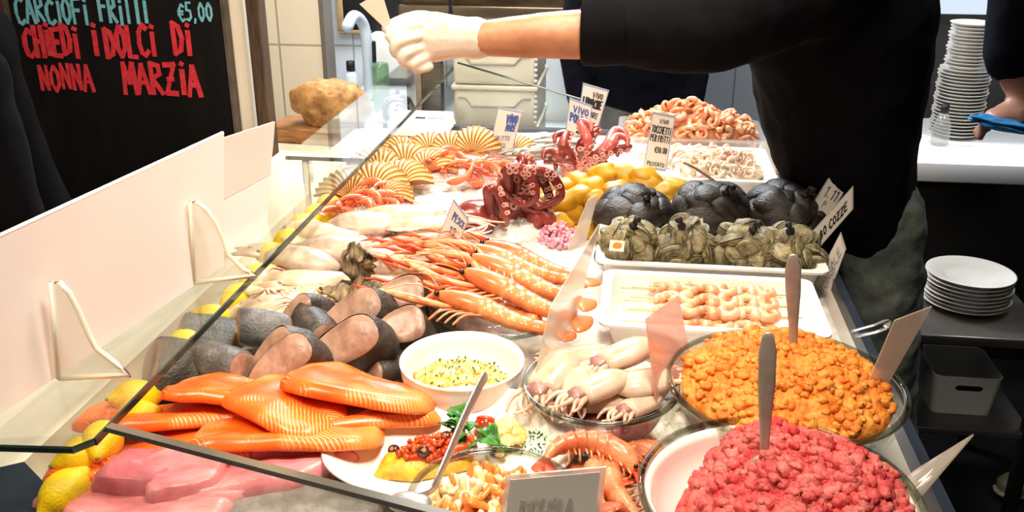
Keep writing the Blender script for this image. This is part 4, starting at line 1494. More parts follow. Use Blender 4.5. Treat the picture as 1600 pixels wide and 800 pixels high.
for i in range(46):   # claws hanging out of the left of the bowl
    b = P(730 + q.uniform(-20, 20), 440 + q.uniform(-35, 40), .975 + q.uniform(-.015, .02))
    a = PI + q.uniform(-.5, .9)
    l = q.uniform(.05, .085)
    e = b + Vector((l * math.cos(a), l * math.sin(a), q.uniform(-.015, .012)))
    m = (b + e) / 2 + Vector((0, 0, .012))
    cl.append((b, m, e))
clo = thing('scampi_claws', 'bunch of thin orange scampi claws spilling over the left rim of the glass bowl', 'scampi claws')
tag(clo, kind='stuff')
lnk('pale_claws', J(*[tube(crv(c, 4), [.0028, .0034, .0036, .0036, .0034, .003, .0026, .0018, .0008], 6) for c in cl[:28]]), M_CLAW, clo)
lnk('red_claws', J(*[tube(crv(c, 4), [.0028, .0034, .0036, .0036, .0034, .003, .0026, .0018, .0008], 6) for c in cl[28:]]), M_REDHEAD, clo)

# ================================================================== OYSTER DISH
od = P(556, 470, .945)
solo('glass_dish', lathe([(.0001, 0), (.035, 0), (.058, .008), (.062, .012), (.058, .013), (.035, .004), (.0001, .004)], 48), M_GLASS, 'small glass dish under the oyster', 'dish', (od.x, od.y, .945))
oy = thing('oyster', 'rough brown open oyster with its upper shell standing up behind the fish chunks', 'oyster', P(560, 460, .968), (0, 0, -.1))
oy.scale = (1.4, 1.35, 1.3)


def oyster_shell(L, Wd, t, seed):
    o = [(-.5 * L, 0), (-.3 * L, .3 * Wd), (.1 * L, .5 * Wd), (.45 * L, .35 * Wd), (.5 * L, -.05 * Wd), (.3 * L, -.45 * Wd), (-.1 * L, -.4 * Wd), (-.4 * L, -.2 * Wd)]
    o = [(x * (1 + .10 * math.sin(i * 2.4 + seed)), y * (1 + .14 * math.sin(i * 3.1 + seed))) for i, (x, y) in enumerate(smooth_loop(o, 5))]
    return pillow(o, t, 12, 1.5, .3, .008, 60, seed, lambda x, y: .004 * math.sin(60 * (x + y)) + .0022 * math.sin(330 * math.hypot(x + .5 * L, y)))


lnk('lower_shell', oyster_shell(.085, .055, .018, 2), M_OYSTER, oy)
lnk('upper_shell', T(oyster_shell(.06, .045, .014, 6), (.0, .012, .033), (R(65), -1.35, .0)), M_OYSTER, oy)

# ================================================================== PRAWNS AT THE FRONT
def interp_(a, m):
    o = []
    for i in range(m):
        t = i / (m - 1) * (len(a) - 1)
        k = min(int(t), len(a) - 2)
        o.append(a[k] + (a[k + 1] - a[k]) * (t - k))
    return o


def mk_prawn(rad=.055, arc=140):
    e = thing('prawn', '', 'prawn')
    pts = [(x, y - rad * .82, z) for x, y, z in curl(rad, R(95 - arc / 2), R(95 + arc / 2), 20)]
    base_ = [.008, .0125, .0155, .0165, .0165, .016, .016, .0156, .0152, .0148, .0144, .0138, .0134, .0128, .012, .011, .010, .008, .0062, .005]
    pts = [tuple(v) for v in crv(pts, 3)]
    NP = len(pts)
    prof = interp_(base_, NP)
    prof = [r * (1.0 if i < NP * .32 else 1.09 - .20 * ((i - NP * .32) / (NP * .105) % 1)) for i, r in enumerate(prof)]
    cy_ = sum(p[1] for p in pts) / NP
    lnk('body', rtube(pts, [(r * .9, r) for r in prof], 14), M_PRAWN, e)
    h = Vector(pts[0])
    b = lnk('rostrum', tube([h, h + Vector((.006, -.03, .006))], [.004, .0006], 6), M_REDHEAD, e)
    for s in (-1, 1):
        lnk('eye', T(ico(2, (.003, .003, .003)), h + Vector((.001, -.006, .008 * s + .002))), M_EYE, e)
    lnk('feelers', J(*[tube(crv([h, h + Vector((.02 * k, -.03, .01)), h + Vector((.04 * k - .02, -.055, .0))], 4), .0009, 4) for k in (-.5, .6)]), M_REDHEAD, e)
    lnk('legs', J(*[tube([Vector(pts[i]) + Vector((0, -.010, 0)), Vector(pts[i]) + Vector((.003, -.026, .006 * (-1) ** i))], .0013, 5) for i in range(6, 40, 3)]), M_CLAW, e)
    p = Vector(pts[-1])
    lnk('tail_fan', J(*[T(pillow(smooth_loop([(0, -.004), (.022, -.009), (.026, 0), (.022, .009), (0, .004)], 3), .0025, 3, 2, .4), p, (0, 0, R(95 + arc / 2 + 103 + d))) for d in (-18, 18)]), M_REDHEAD, e)
    return e


M_PRAWN = mat('prawn_shell', '#c85a30', '#f0a070', rough=.35, scale=40, detail=6, bump=.4, bscale=120, sss=.1, rnd=.06, coat=.3)
for x, y, z, a, ti, lb in ((925, 700, .960, .05, .2, 'large curled orange prawn on top, right of the oval plate'), (958, 742, .945, 1.45, -.2, 'large prawn in the middle of the front bunch'),
                           (985, 762, .938, 1.75, .2, 'large prawn against the rim of the red tartare bowl'), (962, 785, .935, 1.2, .1, 'large prawn at the very front behind the grey sign'),
                           (900, 735, .918, 3.3, .1, 'large prawn tucked between the oval plate and the salad bowl'), (978, 715, .925, .8, -.1, 'large prawn beside the cream ice mound'),
                           (996, 795, .920, 1.9, 0, 'large prawn at the front edge beside the red tartare bowl')):
    st_ = lb.startswith('large prawn against') or 'very front' in lb or 'middle of the front' in lb or 'front edge' in lb
    PR.put('prawn_long' if st_ else 'prawn', (lambda: mk_prawn(.13, 58)) if st_ else mk_prawn, P(x, y, z), (ti, .15, a), lb, 'large prawns at the front', 1.0)


# ================================================================== TRAYS
def tray(name, label, x0, x1, y0, y1, z0, z1, m=None, lip=.012, th=.004, slope=.012):
    """open tray with sloping walls and a turned-out lip"""
    m = m or M_WHITEP

    def loop(x0, x1, y0, y1, z, r=.02, k=6):
        o = []
        for cx, cy, a0 in ((x1 - r, y1 - r, 0), (x0 + r, y1 - r, 90), (x0 + r, y0 + r, 180), (x1 - r, y0 + r, 270)):
            for i in range(k + 1):
                a = R(a0 + 90 * i / k)
                o.append((cx + r * math.cos(a), cy + r * math.sin(a), z))
        return o
    s = slope
    L = [loop(x0 + s, x1 - s, y0 + s, y1 - s, z0), loop(x0, x1, y0, y1, z1 - .004), loop(x0 - lip, x1 + lip, y0 - lip, y1 + lip, z1 - .004), loop(x0 - lip, x1 + lip, y0 - lip, y1 + lip, z1),
         loop(x0 + th, x1 - th, y0 + th, y1 - th, z1 - .0005), loop(x0 + s + th, x1 - s - th, y0 + s + th, y1 - s - th, z0 + th)]
    n = len(L[0])
    V = [v for l in L for v in l]
    F = [(i * n + j, i * n + (j + 1) % n, (i + 1) * n + (j + 1) % n, (i + 1) * n + j) for i in range(5) for j in range(n)]
    F += [tuple(range(n - 1, -1, -1)), tuple(5 * n + j for j in range(n))]
    return solo(name, sh(V, F), m, label, 'tray', smooth=35)


tray('white_tray', 'white plastic tray heaped with mussels and clams in nets', -.045, .335, 1.585, 1.93, .892, .955)
tray('white_tray', 'white plastic tray of shrimp skewers', -.028, .300, 1.345, 1.545, .900, .950)
tray('white_tray', 'white tray of squid rings in front of the peeled shrimps', .0, .315, 2.115, 2.38, .90, .950)
tray('clear_box', 'clear plastic box of peeled shrimp tails at the far end', -.03, .325, 2.43, 2.64, .90, .958, glass('clear_plastic', '#f4f4f0', .3, .05, .2, '#ffffff'))

# ---------------------------------------------------------------- skewers
def mk_skewer():
    e = thing('shrimp_skewer', '', 'skewer')
    lnk('bamboo_stick', tube([(-.145, 0, 0), (.125, 0, 0)], .0014, 6), mat('bamboo', '#dcb878', '#f0d8a4', rough=.6, scale=30), e)
    q = random.Random(3)
    for i in range(6):
        pts = curl(.0125, R(-50), R(200), 10)
        s = rtube(pts, [(.0108 * (1 - .4 * k / 9), .0112 * (1 - .4 * k / 9)) for k in range(10)], 8)
        lnk('shrimp', T(s, (-.080 + i * .031, 0, .002), (q.uniform(-.2, .2), q.uniform(-.2, .2), q.uniform(-.5, .5) + (PI if i % 2 else 0))), M_SHRIMP, e)
    return e


for i in range(7):
    t = i / 6
    lay = i % 2
    PR.put('skewer', mk_skewer, (.140 + .012 * lay + rn.uniform(-.004, .004), 1.390 + .130 * t, .930 + .013 * lay), (rn.uniform(-.4, .4), 0, rn.uniform(-.03, .03)),
           'skewer of peeled shrimps, %s from the front of the white tray' % ORD[i], 'shrimp skewers')

# ---------------------------------------------------------------- mussels
def mussel_shape(L=.062):
    def half(sg):
        def fn(u, v):
            a = PI * v
            x = L * (u - .5)
            w = .38 * L * math.sin(PI * min(1, u ** .75 * .93 + .05)) ** .8
            return (x, w * math.cos(a) * (1.0 if math.cos(a) > 0 else .55), sg * (.0006 + w * .55 * math.sin(a)))
        g = grid(15, 13, fn)
        return g if sg > 0 else (g[0], [tuple(reversed(f)) for f in g[1]])
    return J(half(1), half(-1))


MU = mussel_shape()


def net_bag(label, ctr, rx, ry, rz, group, knotdir):
    """coarse net stretched over the shells, tied in a knot"""
    e = thing('net_bag', label, 'net bag', ctr, (0, 0, 0), group)
    w = []
    n = 6
    for k in range(n):
        for hand in (-1, 1):
            pts = []
            for i in range(14):
                t = i / 13
                th = R(15) + R(115) * t
                a = 2 * PI * k / n + hand * t * 1.1
                rr = 1.02 + .03 * noise.noise(Vector((math.cos(a) * 3, math.sin(a) * 3, t * 5 + rx * 50)))
                pts.append((rx * rr * math.sin(th) * math.cos(a), ry * rr * math.sin(th) * math.sin(a), rz * rr * math.cos(th)))
            w.append(tube(pts, .0007, 4))
    tag(lnk('netting', J(*w), M_NETM, e), kind='stuff')
    kd = Vector(knotdir)
    tp = Vector((kd.x * rx, kd.y * ry, rz * 1.0))
    lnk('knot', J(T(ico(2, (.008, .008, .007), .3, 2), tp), tube(crv([tp, tp + kd * .02 + Vector((0, 0, .014)), tp + kd * .04 + Vector((0, 0, .008))], 4), [.005, .0035, .003, .003, .0035, .004, .005, .006, .006], 8)), M_NETM, e)
    return e


q = random.Random(13)
bags = [(992, 336, 1.0, .072, .070, .045, 16, 'left'), (1110, 326, 1.005, .075, .072, .050, 16, 'middle'), (1228, 326, 1.01, .080, .085, .052, 19, 'right')]
mm = None
for (x, y, z, rx, ry, rz, nn, w) in bags:
    c = P(x, y, z - .04)
    c = Vector((c.x, min(max(c.y, 1.79), 1.87), .955))
    net_bag('tied net bag holding the %s heap of black mussels' % w, c, rx, ry, rz + .01, 'net bags of mussels', (.3, -.6, .2))
    # solid-looking heap: shells on a dome
    for i in range(nn):
        t = (i + .5) / nn
        th = math.acos(1 - t * 1.05)
        a = i * 2.39996
        p = c + Vector((rx * .86 * math.sin(th) * math.cos(a), ry * .86 * math.sin(th) * math.sin(a), rz * .95 * math.cos(th)))
        nrm = Vector((math.sin(th) * math.cos(a), math.sin(th) * math.sin(a), math.cos(th) + .25)).normalized()
        r = nrm.to_track_quat('Z', 'Y') @ Euler((0, 0, q.uniform(-.7, .7) + (.4 if w == 'right' else -.3))).to_quaternion()
        lb = 'black mussel in the %s net at the back of the white tray' % w
        if mm is None:
            mm = solo('mussel', MU, M_MUSSEL, lb, 'mussel', p, r.to_euler(), 'mussels in the %s net' % w)
            o = mm
        else:
            o = mm.copy()
            COL.objects.link(o)
            o.location, o.rotation_euler, o['label'], o['group'] = p, r.to_euler(), lb, 'mussels in the %s net' % w
        s = q.uniform(1.15, 1.6)
        o.scale = (s, s * 1.1, s * 1.15)

# ---------------------------------------------------------------- clams
def clam_shape():
    def half(sg):
        def fn(u, v):
            a = 2 * PI * v
            r = u
            k = 1 + .1 * math.cos(a)
            z = .62 * (1 - r * r) ** .55 + .03 * math.sin(r * 34)
            return (.021 * r * math.cos(a) * k, .018 * r * math.sin(a), sg * (.0004 + .016 * z * .9))
        g = grid(20, 21, fn)
        return g if sg > 0 else (g[0], [tuple(reversed(f)) for f in g[1]])
    return J(half(1), half(-1))


CLM = clam_shape()
cb = [(980, 385, 'first'), (1070, 385, 'second'), (1160, 385, 'third'), (1232, 385, 'fourth')]
cm = None
for bi, (x, y, w) in enumerate(cb):
    c = P(x, y, .955)
    c = Vector((c.x, 1.665, .945))
    rx, ry, rz = (.050, .056, .054) if bi else (.046, .056, .052)
    net_bag('tied net bag of clams, %s from the left in the white tray' % w, c, rx, ry, rz + .008, 'net bags of clams', (.2 * (-1) ** bi, -.5, .2))
    for i in range(26):
        t = (i + .5) / 26
        th = math.acos(1 - t * 1.15)
        a = i * 2.39996 + bi
        p = c + Vector((rx * .9 * math.sin(th) * math.cos(a), ry * .9 * math.sin(th) * math.sin(a), rz * .92 * math.cos(th)))
        nrm = Vector((math.sin(th) * math.cos(a), math.sin(th) * math.sin(a), math.cos(th) + .1)).normalized()
        r = nrm.to_track_quat('Z', 'Y') @ Euler((q.uniform(-1.2, 1.2), q.uniform(-.9, .9), q.uniform(0, 6))).to_quaternion()
        lb = 'grey-green clam in the %s net from the left in the white tray' % w
        if cm is None:
            cm = solo('clam', CLM, M_CLAM, lb, 'clam', p, r.to_euler(), 'clams in the %s net' % w)
            o = cm
        else:
            o = cm.copy()
            COL.objects.link(o)
            o.location, o.rotation_euler, o['label'], o['group'] = p, r.to_euler(), lb, 'clams in the %s net' % w
        s = q.uniform(.9, 1.4)
        o.scale = (s, s, s * 1.2)
M_TAGP = mat('tag_paper', '#f0e2cc', '#f8eedd', rough=.7)
M_TAGO = mat('tag_orange', '#e08a30', rough=.7)
for (x, y, z, ro, lb) in ((1088, 350, 1.0, (R(70), 0, .3), 'white net tag with an orange mark between the mussels and clams'), (964, 384, .99, (R(50), 0, -.1), 'small orange and white tag on the left net of clams')):
    e = thing('net_tag', lb, 'tag', P(x, y, z), ro)
    lnk('card', box(-.013, .013, -.010, .010, -.0004, .0004), M_TAGP, e, False)
    lnk('printed_mark', prism(smooth_loop([(-.007, -.004), (.006, -.005), (.008, .004), (-.004, .005)], 3), .0004, .0009), M_TAGO, e, False)

# ---------------------------------------------------------------- squid rings, peeled shrimps
M_RING = mat('squid_ring', '#ecd4b4', '#fbeedb', rough=.25, scale=30, sss=.2, rnd=.1)
M_RINGP = mat('pink_squid_piece', '#c98e80', '#eabfae', rough=.25, scale=30, sss=.2, rnd=.1)
q = random.Random(17)
rings = []
for v in range(3):
    r = .013 + .002 * v
    pts = [(r * math.cos(a), r * .75 * math.sin(a), .002 * math.sin(2 * a + v)) for a in np.linspace(0, 2 * PI * (.95 if v else .7), 18)]
    rings.append(tube(pts, [(.0026, .0045)] * 18, 7))
proto = {}
tr = T(ico(3, (.15, .125, .035), .15, 3), (.16, 2.245, .925))
solo('squid_strips', J(T(ico(4, (.145, .118, .04), .12, 3, 2), (.158, 2.247, .922))), M_RING, 'packed pale squid strips filling the white tray under the rings', 'squid', kind='stuff')
for i in range(90):
    x, y = q.uniform(.03, .29), q.uniform(2.14, 2.35)
    if i < 55:
        x = q.uniform(.14, .29)
    d = 1 - ((x - .158) / .15) ** 2 - ((y - 2.247) / .125) ** 2
    z = .925 + .042 * max(0, d) ** .5 + q.uniform(0, .008)
    v = i % 3
    m = M_RINGP if i % 6 == 0 else M_RING
    key = (v, m.name)
    lb = 'squid ring on the heap in the white tray behind the mussels' if m is M_RING else 'pinkish squid piece on the heap in the white tray behind the mussels'
    g = 'squid rings' if m is M_RING else 'pink squid pieces'
    if key not in proto:
        proto[key] = o = solo('squid_ring', rings[v], m, lb, 'squid', group=g)
    else:
        o = proto[key].copy()
        COL.objects.link(o)
    o.location, o.rotation_euler = (x, y, z), (q.uniform(-.8, .8), q.uniform(-.8, .8), q.uniform(0, 6))
solo('shrimp_heap_core', T(ico(4, (.16, .092, .07), .12, 3, 4), (.150, 2.535, .93)), M_SHRIMP, 'packed peeled shrimps filling the clear box beneath the top layer', 'shrimp', kind='stuff')
for i in range(130):
    x, y = q.uniform(-.01, .31), q.uniform(2.445, 2.62)
    d = 1 - ((x - .150) / .17) ** 2 - ((y - 2.535) / .1) ** 2
    z = .938 + .068 * max(0, d) ** .6 * (1.15 if abs(x - .12) < .05 else 1) + q.uniform(0, .008)
    PR.put('tail', mk_shrimp('tail'), (x, y, z), (q.uniform(-1, 1), q.uniform(-1, 1), q.uniform(0, 6)), 'peeled shrimp tail on the heap in the clear box at the far end', 'peeled shrimps in the clear box', q.uniform(.95, 1.25))


# ================================================================== SPOONS AND HANDLES
def spoon(label, tip, top, name='serving_spoon', w0=.0065, w1=.011, m=None):
    """tip: where it enters the food, top: end of the handle"""
    tip, top = Vector(tip), Vector(top)
    d = (top - tip)
    e = thing(name, label, 'spoon', tip)
    pts = [d * (i / 8) for i in range(9)]
    wid = [w0 * .7, w0 * .75, w0 * .85, w0, w0 * 1.15, w0 * 1.35, w1, w1 * 1.05, w1 * .7]
    lnk('handle', rtube(pts, [(w, .0018) for w in wid], 12, (0, -1, .2)), m or M_SPOON, e)
    dn = -d.normalized()
    lnk('spoon_bowl', T(ico(3, (.022, .008, .03)), dn * .026, (0, 0, 0)), m or M_SPOON, e)
    return e


t = P(1240, 545, 1.035)
spoon('steel spoon standing in the back of the orange tartare', t, Yp(1239, 404, t.y + .01), w0=.0068, w1=.0095)
t = P(1194, 712, 1.03)
spoon('steel spoon standing in the red tuna tartare', t, Yp(1200, 527, t.y + .015), w0=.0068, w1=.0088)
# steel serving fork/tongs in the front bowl
e = thing('serving_spoon', 'steel serving spoon leaning out of the front salad bowl across the oval plate', 'spoon')
a = [P(650, 775, .985), P(675, 765, .985), P(690, 735, 1.0), P(722, 660, 1.03), P(748, 605, 1.055), P(757, 590, 1.06)]
lnk('handle', rtube(crv(a, 5), [(.0042 + .003 * i / 25, .0024) for i in range(26)], 10, (0, -1, 0)), M_STEEL, e)
lnk('spoon_bowl', T(ico(3, (.024, .018, .007)), P(640, 785, .982)), M_STEEL, e)
t = P(1112, 283, .975)
e = thing('wooden_spoon', 'brown-handled spoon resting in the tray of squid rings', 'spoon')
h = [P(1118, 284, .965), P(1100, 272, .985), P(1085, 262, 1.0), P(1070, 255, 1.008)]
lnk('handle', rtube(crv(h, 4), [(.0055, .003)] * 13, 8), mat('brown_handle', '#8a6450', '#a8806a', rough=.4), e)
lnk('spoon_bowl', T(ico(3, (.022, .016, .006)), P(1122, 290, .955)), mat('brown_handle', '#8a6450'), e)
e = thing('spatula', 'thin pale spatula standing behind the right heap of mussels', 'spatula')
h = [P(1216, 272, .985), Yp(1214, 240, 2.05), Yp(1208, 207, 2.05)]
lnk('blade', rtube(crv(h, 4), [(.0055, .0016)] * 5 + [(.0075, .0014)] * 4, 8, (0, -1, 0)), mat('pale_plastic', '#d8c0a8', rough=.4), e)
lnk('foot', rtube([h[0], (h[0].x, h[0].y - .05, .96)], [(.005, .0016)] * 2, 8, (0, 0, 1)), mat('pale_plastic', '#d8c0a8'), e)
e = thing('tongs', 'steel tongs lying behind the orange tartare bowl', 'tongs')
lnk('arm', tube(crv([P(1330, 518, .985), P(1365, 508, 1.0), P(1388, 500, 1.0), P(1385, 512, .998)], 4), [(.005, .001)] * 13, 8), M_STEEL, e)
lnk('arm', tube(crv([P(1335, 526, .98), P(1368, 519, .99), P(1386, 512, .998)], 4), [(.005, .001)] * 9, 8), M_STEEL, e)


# ================================================================== SIGNS
def sheet(c, th, bend=0.0):
    """thin solid sheet through four 3-D corners (tl, tr, br, bl), slightly curved towards the viewer at the top"""
    tl, tr, br, bl = [Vector(v) for v in c]
    nrm = (tr - tl).cross(bl - tl)
    nrm = -nrm.normalized() if nrm.length > 0 else Vector((0, -1, 0))
    nu, nv = 7, 7
    out = []
    for off in (0, th):
        for i in range(nu):
            for j in range(nv):
                u, v = i / (nu - 1), j / (nv - 1)
                p = (bl * (1 - u) + br * u) * (1 - v) + (tl * (1 - u) + tr * u) * v
                out.append(p + nrm * (off + bend * 4 * u * (1 - u)))
    F = []
    b = nu * nv
    for i in range(nu - 1):
        for j in range(nv - 1):
            k = i * nv + j
            F += [(k, k + nv, k + nv + 1, k + 1), (b + k, b + k + 1, b + k + nv + 1, b + k + nv)]
    for j in range(nv - 1):
        k = (nu - 1) * nv + j
        F += [(j, j + 1, b + j + 1, b + j), (k, b + k, b + k + 1, k + 1)]
    for i in range(nu - 1):
        k, l = i * nv, i * nv + nv - 1
        F += [(k, b + k, b + k + nv, k + nv), (l, l + nv, b + l + nv, b + l)]
    return sh([tuple(v) for v in out], F)


def price_sign(label, px, y, lines, ink, edge='#a4adc2', depth_top=0.0, margin=.05, paper=None, name='price_card', sleeve=None):
    """px: tl, tr, br, bl pixels; the card stands at distance y (its top depth_top further away)"""
    c = [Yp(px[0][0], px[0][1], y + depth_top), Yp(px[1][0], px[1][1], y + depth_top), Yp(px[2][0], px[2][1], y), Yp(px[3][0], px[3][1], y)]
    ctr = (c[0] + c[1] + c[2] + c[3]) / 4
    base = (c[2] + c[3]) / 2
    e = thing(name, label, 'price card', base)
    loc = [v - base for v in c]
    lnk('holder', sheet(loc, .0022), sleeve or mat('holder_' + edge[1:], edge, rough=.3), e, False)
    ins = [v + (ctr - base - v) * margin * 1.6 for v in loc]
    nrm = (loc[1] - loc[0]).cross(loc[3] - loc[0]).normalized()
    if nrm.dot(ray(px[0][0], px[0][1])) > 0:
        nrm = -nrm
    nrm_off = nrm * .0028
    ins = [v + nrm_off for v in ins]
    lnk('paper', sheet(ins, .0005), paper or M_PAPER, e, False)
    # lettering mapped on the card
    tl, tr, br, bl = [v + nrm * .0012 for v in ins]

    def mp(u, v, w):
        return (bl * (1 - u) + br * u) * (1 - v) + (tl * (1 - u) + tr * u) * v + nrm * w
    H = ((tl - bl).length + (tr - br).length) / 2
    Wd = ((tr - tl).length + (br - bl).length) / 2
    for i, (tx, u0, u1, v0, v1, bold) in enumerate(lines):
        hh = (v1 - v0) * H
        s = write(tx, 0, 0, hh, (u1 - u0) * Wd, bold, .05, len(tx) + i, .0004)
        V = [tuple(mp(u0 + v[0] / Wd, v0 + v[1] / H, v[2])) for v in s[0]]
        lnk('lettering', sh(V, s[1]), ink if not isinstance(ink, list) else ink[i % len(ink)], e, False)
    return e


yb = P(785, 246, .955).y
price_sign('blue-lettered price card standing in front of the scallops, leftmost of the far cards', [(778, 167), (817, 174), (799, 243), (762, 247)], yb,
           [('VIVO', .45, .95, .74, .93, .2), ('MARE', .5, .95, .56, .70, .2), ('FRITTO', .1, .8, .34, .44, .12), ('PESCE', .1, .7, .18, .27, .12)], M_BINK)
yb = P(900, 215, .965).y
price_sign('tall price card with dark lettering, highest of the far cards, behind the octopus', [(911, 129), (952, 141), (930, 214), (900, 205)], yb + .04,
           [('VIVO', .45, .9, .80, .92, .14), ('LUMACHE', .08, .95, .58, .76, .2), ('MARE', .4, .9, .36, .48, .14), ('1.20', .4, .9, .14, .26, .14)], M_INK)
price_sign('blue-lettered price card overlapping the tall card behind the octopus', [(890, 152), (926, 165), (915, 240), (881, 228)], yb,
           [('VIVO', .2, .95, .78, .92, .2), ('POLPO', .1, .95, .56, .73, .22), ('25', .45, .9, .36, .48, .2), ('1.00', .4, .8, .16, .26, .2)], [M_BINK, M_BINK, M_INK, M_INK])
yb = P(1022, 262, .965).y
price_sign('price card with black hand lettering and a price, in front of the squid rings', [(1020, 174), (1056, 181), (1040, 268), (1005, 262)], yb,
           [('VIVO', .35, .8, .86, .94, .14), ('TOCCHETTI', .05, .97, .67, .80, .13), ('PER FRITTI', .05, .98, .51, .63, .13), ('\u20ac30.00', .35, .95, .30, .41, .13), ('PESCATO', .1, .95, .04, .11, .16)], M_INK)
yb = P(692, 392, .975).y
price_sign('price card with folded corner and blue lettering beside the scampi claws', [(709, 310), (733, 343), (713, 392), (675, 396)], yb,
           [('PESCE', .25, .98, .72, .88, .16), ('12', .3, .75, .44, .60, .14), ('10.00', .15, .9, .16, .28, .12)], M_BINK)
yb = P(1290, 330, .985).y
price_sign('upright price card with faint numbers at the right end of the mussel tray', [(1303, 263), (1329, 284), (1290, 345), (1262, 330)], yb,
           [('1.11', .15, .9, .45, .70, .1), ('P', .4, .6, .2, .35, .08)], mat('grey_ink', '#6c7078', rough=.7), '#b4b8c0')
price_sign('slanting price card with a row of dark figures right of the clams', [(1334, 290), (1334, 328), (1272, 398), (1264, 372)], yb - .06,
           [('COZZE 1.80', .12, .92, .3, .7, .2)], M_INK, '#c8c4bc') if False else None


def strip_card(label, px, y, paper, dt=0.0, lines=None, name='price_card', ink=None, sleeve=None):
    return price_sign(label, px, y, lines or [], ink or M_INK, '#d6d0c4', dt, .06, paper, name, sleeve)


# cards lying along a slanting line: the long axis runs from lower left to upper right
price_sign('slanting price card with a row of dark figures right of the clams', [(1265, 366), (1333, 290), (1333, 326), (1270, 398)], yb - .05,
           [('1.80 COZZE', .06, .9, .3, .68, .18)], M_INK, '#c8c4bc')
price_sign('faded price card beside the shrimp skewer tray, lowest of the three at the right', [(1266, 455), (1314, 362), (1322, 388), (1288, 480)], yb - .16,
           [('VONGOLE', .1, .9, .3, .7, .12)], mat('faded_ink', '#9a93a0', rough=.7), '#c8c4bc')
price_sign('small blank card standing behind the orange tartare at the tray corner', [(1282, 470), (1300, 430), (1309, 465), (1296, 496)], yb - .13, [], M_INK, '#cfc9bf')

def plain_card(label, px, zb, dt=0.0, m=None, name='sign_sleeve', fold=None):
    """sleeve standing on the counter: px = tl, tr, br, bl; bottom edge at height zb"""
    bl, br = P(px[3][0], px[3][1], zb), P(px[2][0], px[2][1], zb)
    yl, yr = bl.y + dt, br.y + dt
    tl, tr = Yp(px[0][0], px[0][1], yl), Yp(px[1][0], px[1][1], yr)
    base = (bl + br) / 2
    e = thing(name, label, 'sign', base)
    lnk('sleeve', sheet([v - base for v in (tl, tr, br, bl)], .0018, .0), m or M_SLEEVE, e, False)
    if fold:
        p2 = Yp(fold[0][0], fold[0][1], yr - .02), Yp(fold[1][0], fold[1][1], yr - .02)
        lnk('folded_flap', sheet([v - base for v in (tr, p2[0], p2[1], br + (tr - br) * .72)], .0018), m or M_SLEEVE, e, False)
    return e


plain_card('frosted sign sleeve leaning at the right of the orange tartare bowl', [(1397, 500), (1455, 478), (1345, 672), (1318, 684)], .93, .0)
plain_card('frosted sign sleeve at the right of the red tartare bowl', [(1428, 738), (1522, 680), (1420, 800), (1365, 805)], .965, .05)
M_PINKC = glass('pink_sleeve', '#f8e8e0', .2, .1, .62, '#f6c8b8')
plain_card('pink translucent sign standing between the cuttlefish and the orange tartare', [(1008, 498), (1058, 462), (1078, 560), (1025, 640)], .965, .02, M_PINKC)
plain_card('tall frosted sign sleeve in front of the scampi bowl', [(858, 482), (935, 350), (900, 490), (832, 600)], .975, .03)
plain_card('narrow frosted sleeve standing between the potatoes and the clams', [(918, 312), (934, 302), (912, 385), (886, 392)], .94, .02)
M_GREYC = mat('grey_card', '#e2ddd4', '#ece8e0', rough=.5, scale=12)
gs = price_sign('grey sign in a clear holder at the front edge of the counter', [(790, 742), (948, 728), (935, 835), (778, 835)], P(850, 800, .985).y - .03,
                [('RICCIOLA', .15, .75, .38, .62, .10)], mat('show_through_ink', '#bdb7ae', rough=.7), '#e2c4ac', .0, .07, M_GREYC, 'counter_sign', M_SLEEVE)

# ================================================================== WHITE SCREENS ON THE GLASS SHELF
ZS = 1.0302


def on_plane(px, py, a, b):
    """where the view ray meets the vertical plane through a and b"""
    n = Vector((b.y - a.y, -(b.x - a.x), 0))
    d = ray(px, py)
    o = Vector((0, 0, CAMZ))
    return o + d * ((a - o).dot(n) / d.dot(n))


M_SCREEN = mat('white_acrylic', '#f5f0ec', '#fbf7f2', rough=.3, scale=4)
M_PINKS = mat('pink_tinted_acrylic', '#f6dcd2', '#fae6dc', rough=.3, scale=4)


def screen(label, a, b, ta, tb, th=.005, m=None, frac=1.0, m2=None):
    """upright board standing on the shelf from a to b with top corners ta, tb"""
    e = thing('display_screen', label, 'screen', (a + b) / 2)
    o = (a + b) / 2
    n = Vector((b.y - a.y, -(b.x - a.x), 0)).normalized() * th

    def quad(p0, p1, p2, p3):
        V = [p - o for p in (p0, p1, p2, p3)] + [p - o - n for p in (p0, p1, p2, p3)]
        return sh([tuple(v) for v in V], [(0, 1, 2, 3), (7, 6, 5, 4), (0, 4, 5, 1), (1, 5, 6, 2), (2, 6, 7, 3), (3, 7, 4, 0)])
    if m2:
        ma, mb = a.lerp(ta, frac), b.lerp(tb, frac)
        lnk('lower_panel', quad(a, b, mb, ma), m, e, False)
        ma2, mb2 = ma + Vector((0, 0, .001)), mb + Vector((0, 0, .001))
        lnk('upper_panel', quad(ma2, mb2, tb, ta), m2, e, False)
    else:
        lnk('panel', quad(a, b, tb, ta), m, e, False)
        lnk('top_edge', tube([ta - o - n * .5, tb - o - n * .5], th * .6, 8), M_WHITEP, e)
    return e


a, b = P(-60, 688, ZS), P(350, 415, ZS)
ta, tb = on_plane(-60, 398, a, b), on_plane(350, 208, a, b)
s1 = screen('large white upright screen on the glass shelf, nearest the camera', a, b, ta, tb, .005, M_SCREEN)
a2 = P(335, 400, ZS)
a2, b2 = P(330, 413, ZS) + Vector((-.006, 0, 0)), P(422, 345, ZS) + Vector((-.006, 0, 0))
ta2, tb2 = on_plane(330, 222, a2, b2), on_plane(430, 190, a2, b2)
screen('smaller pinkish screen on the glass shelf behind the large white one', a2, b2, ta2, tb2, .004, M_SCREEN, .46, M_PINKS)


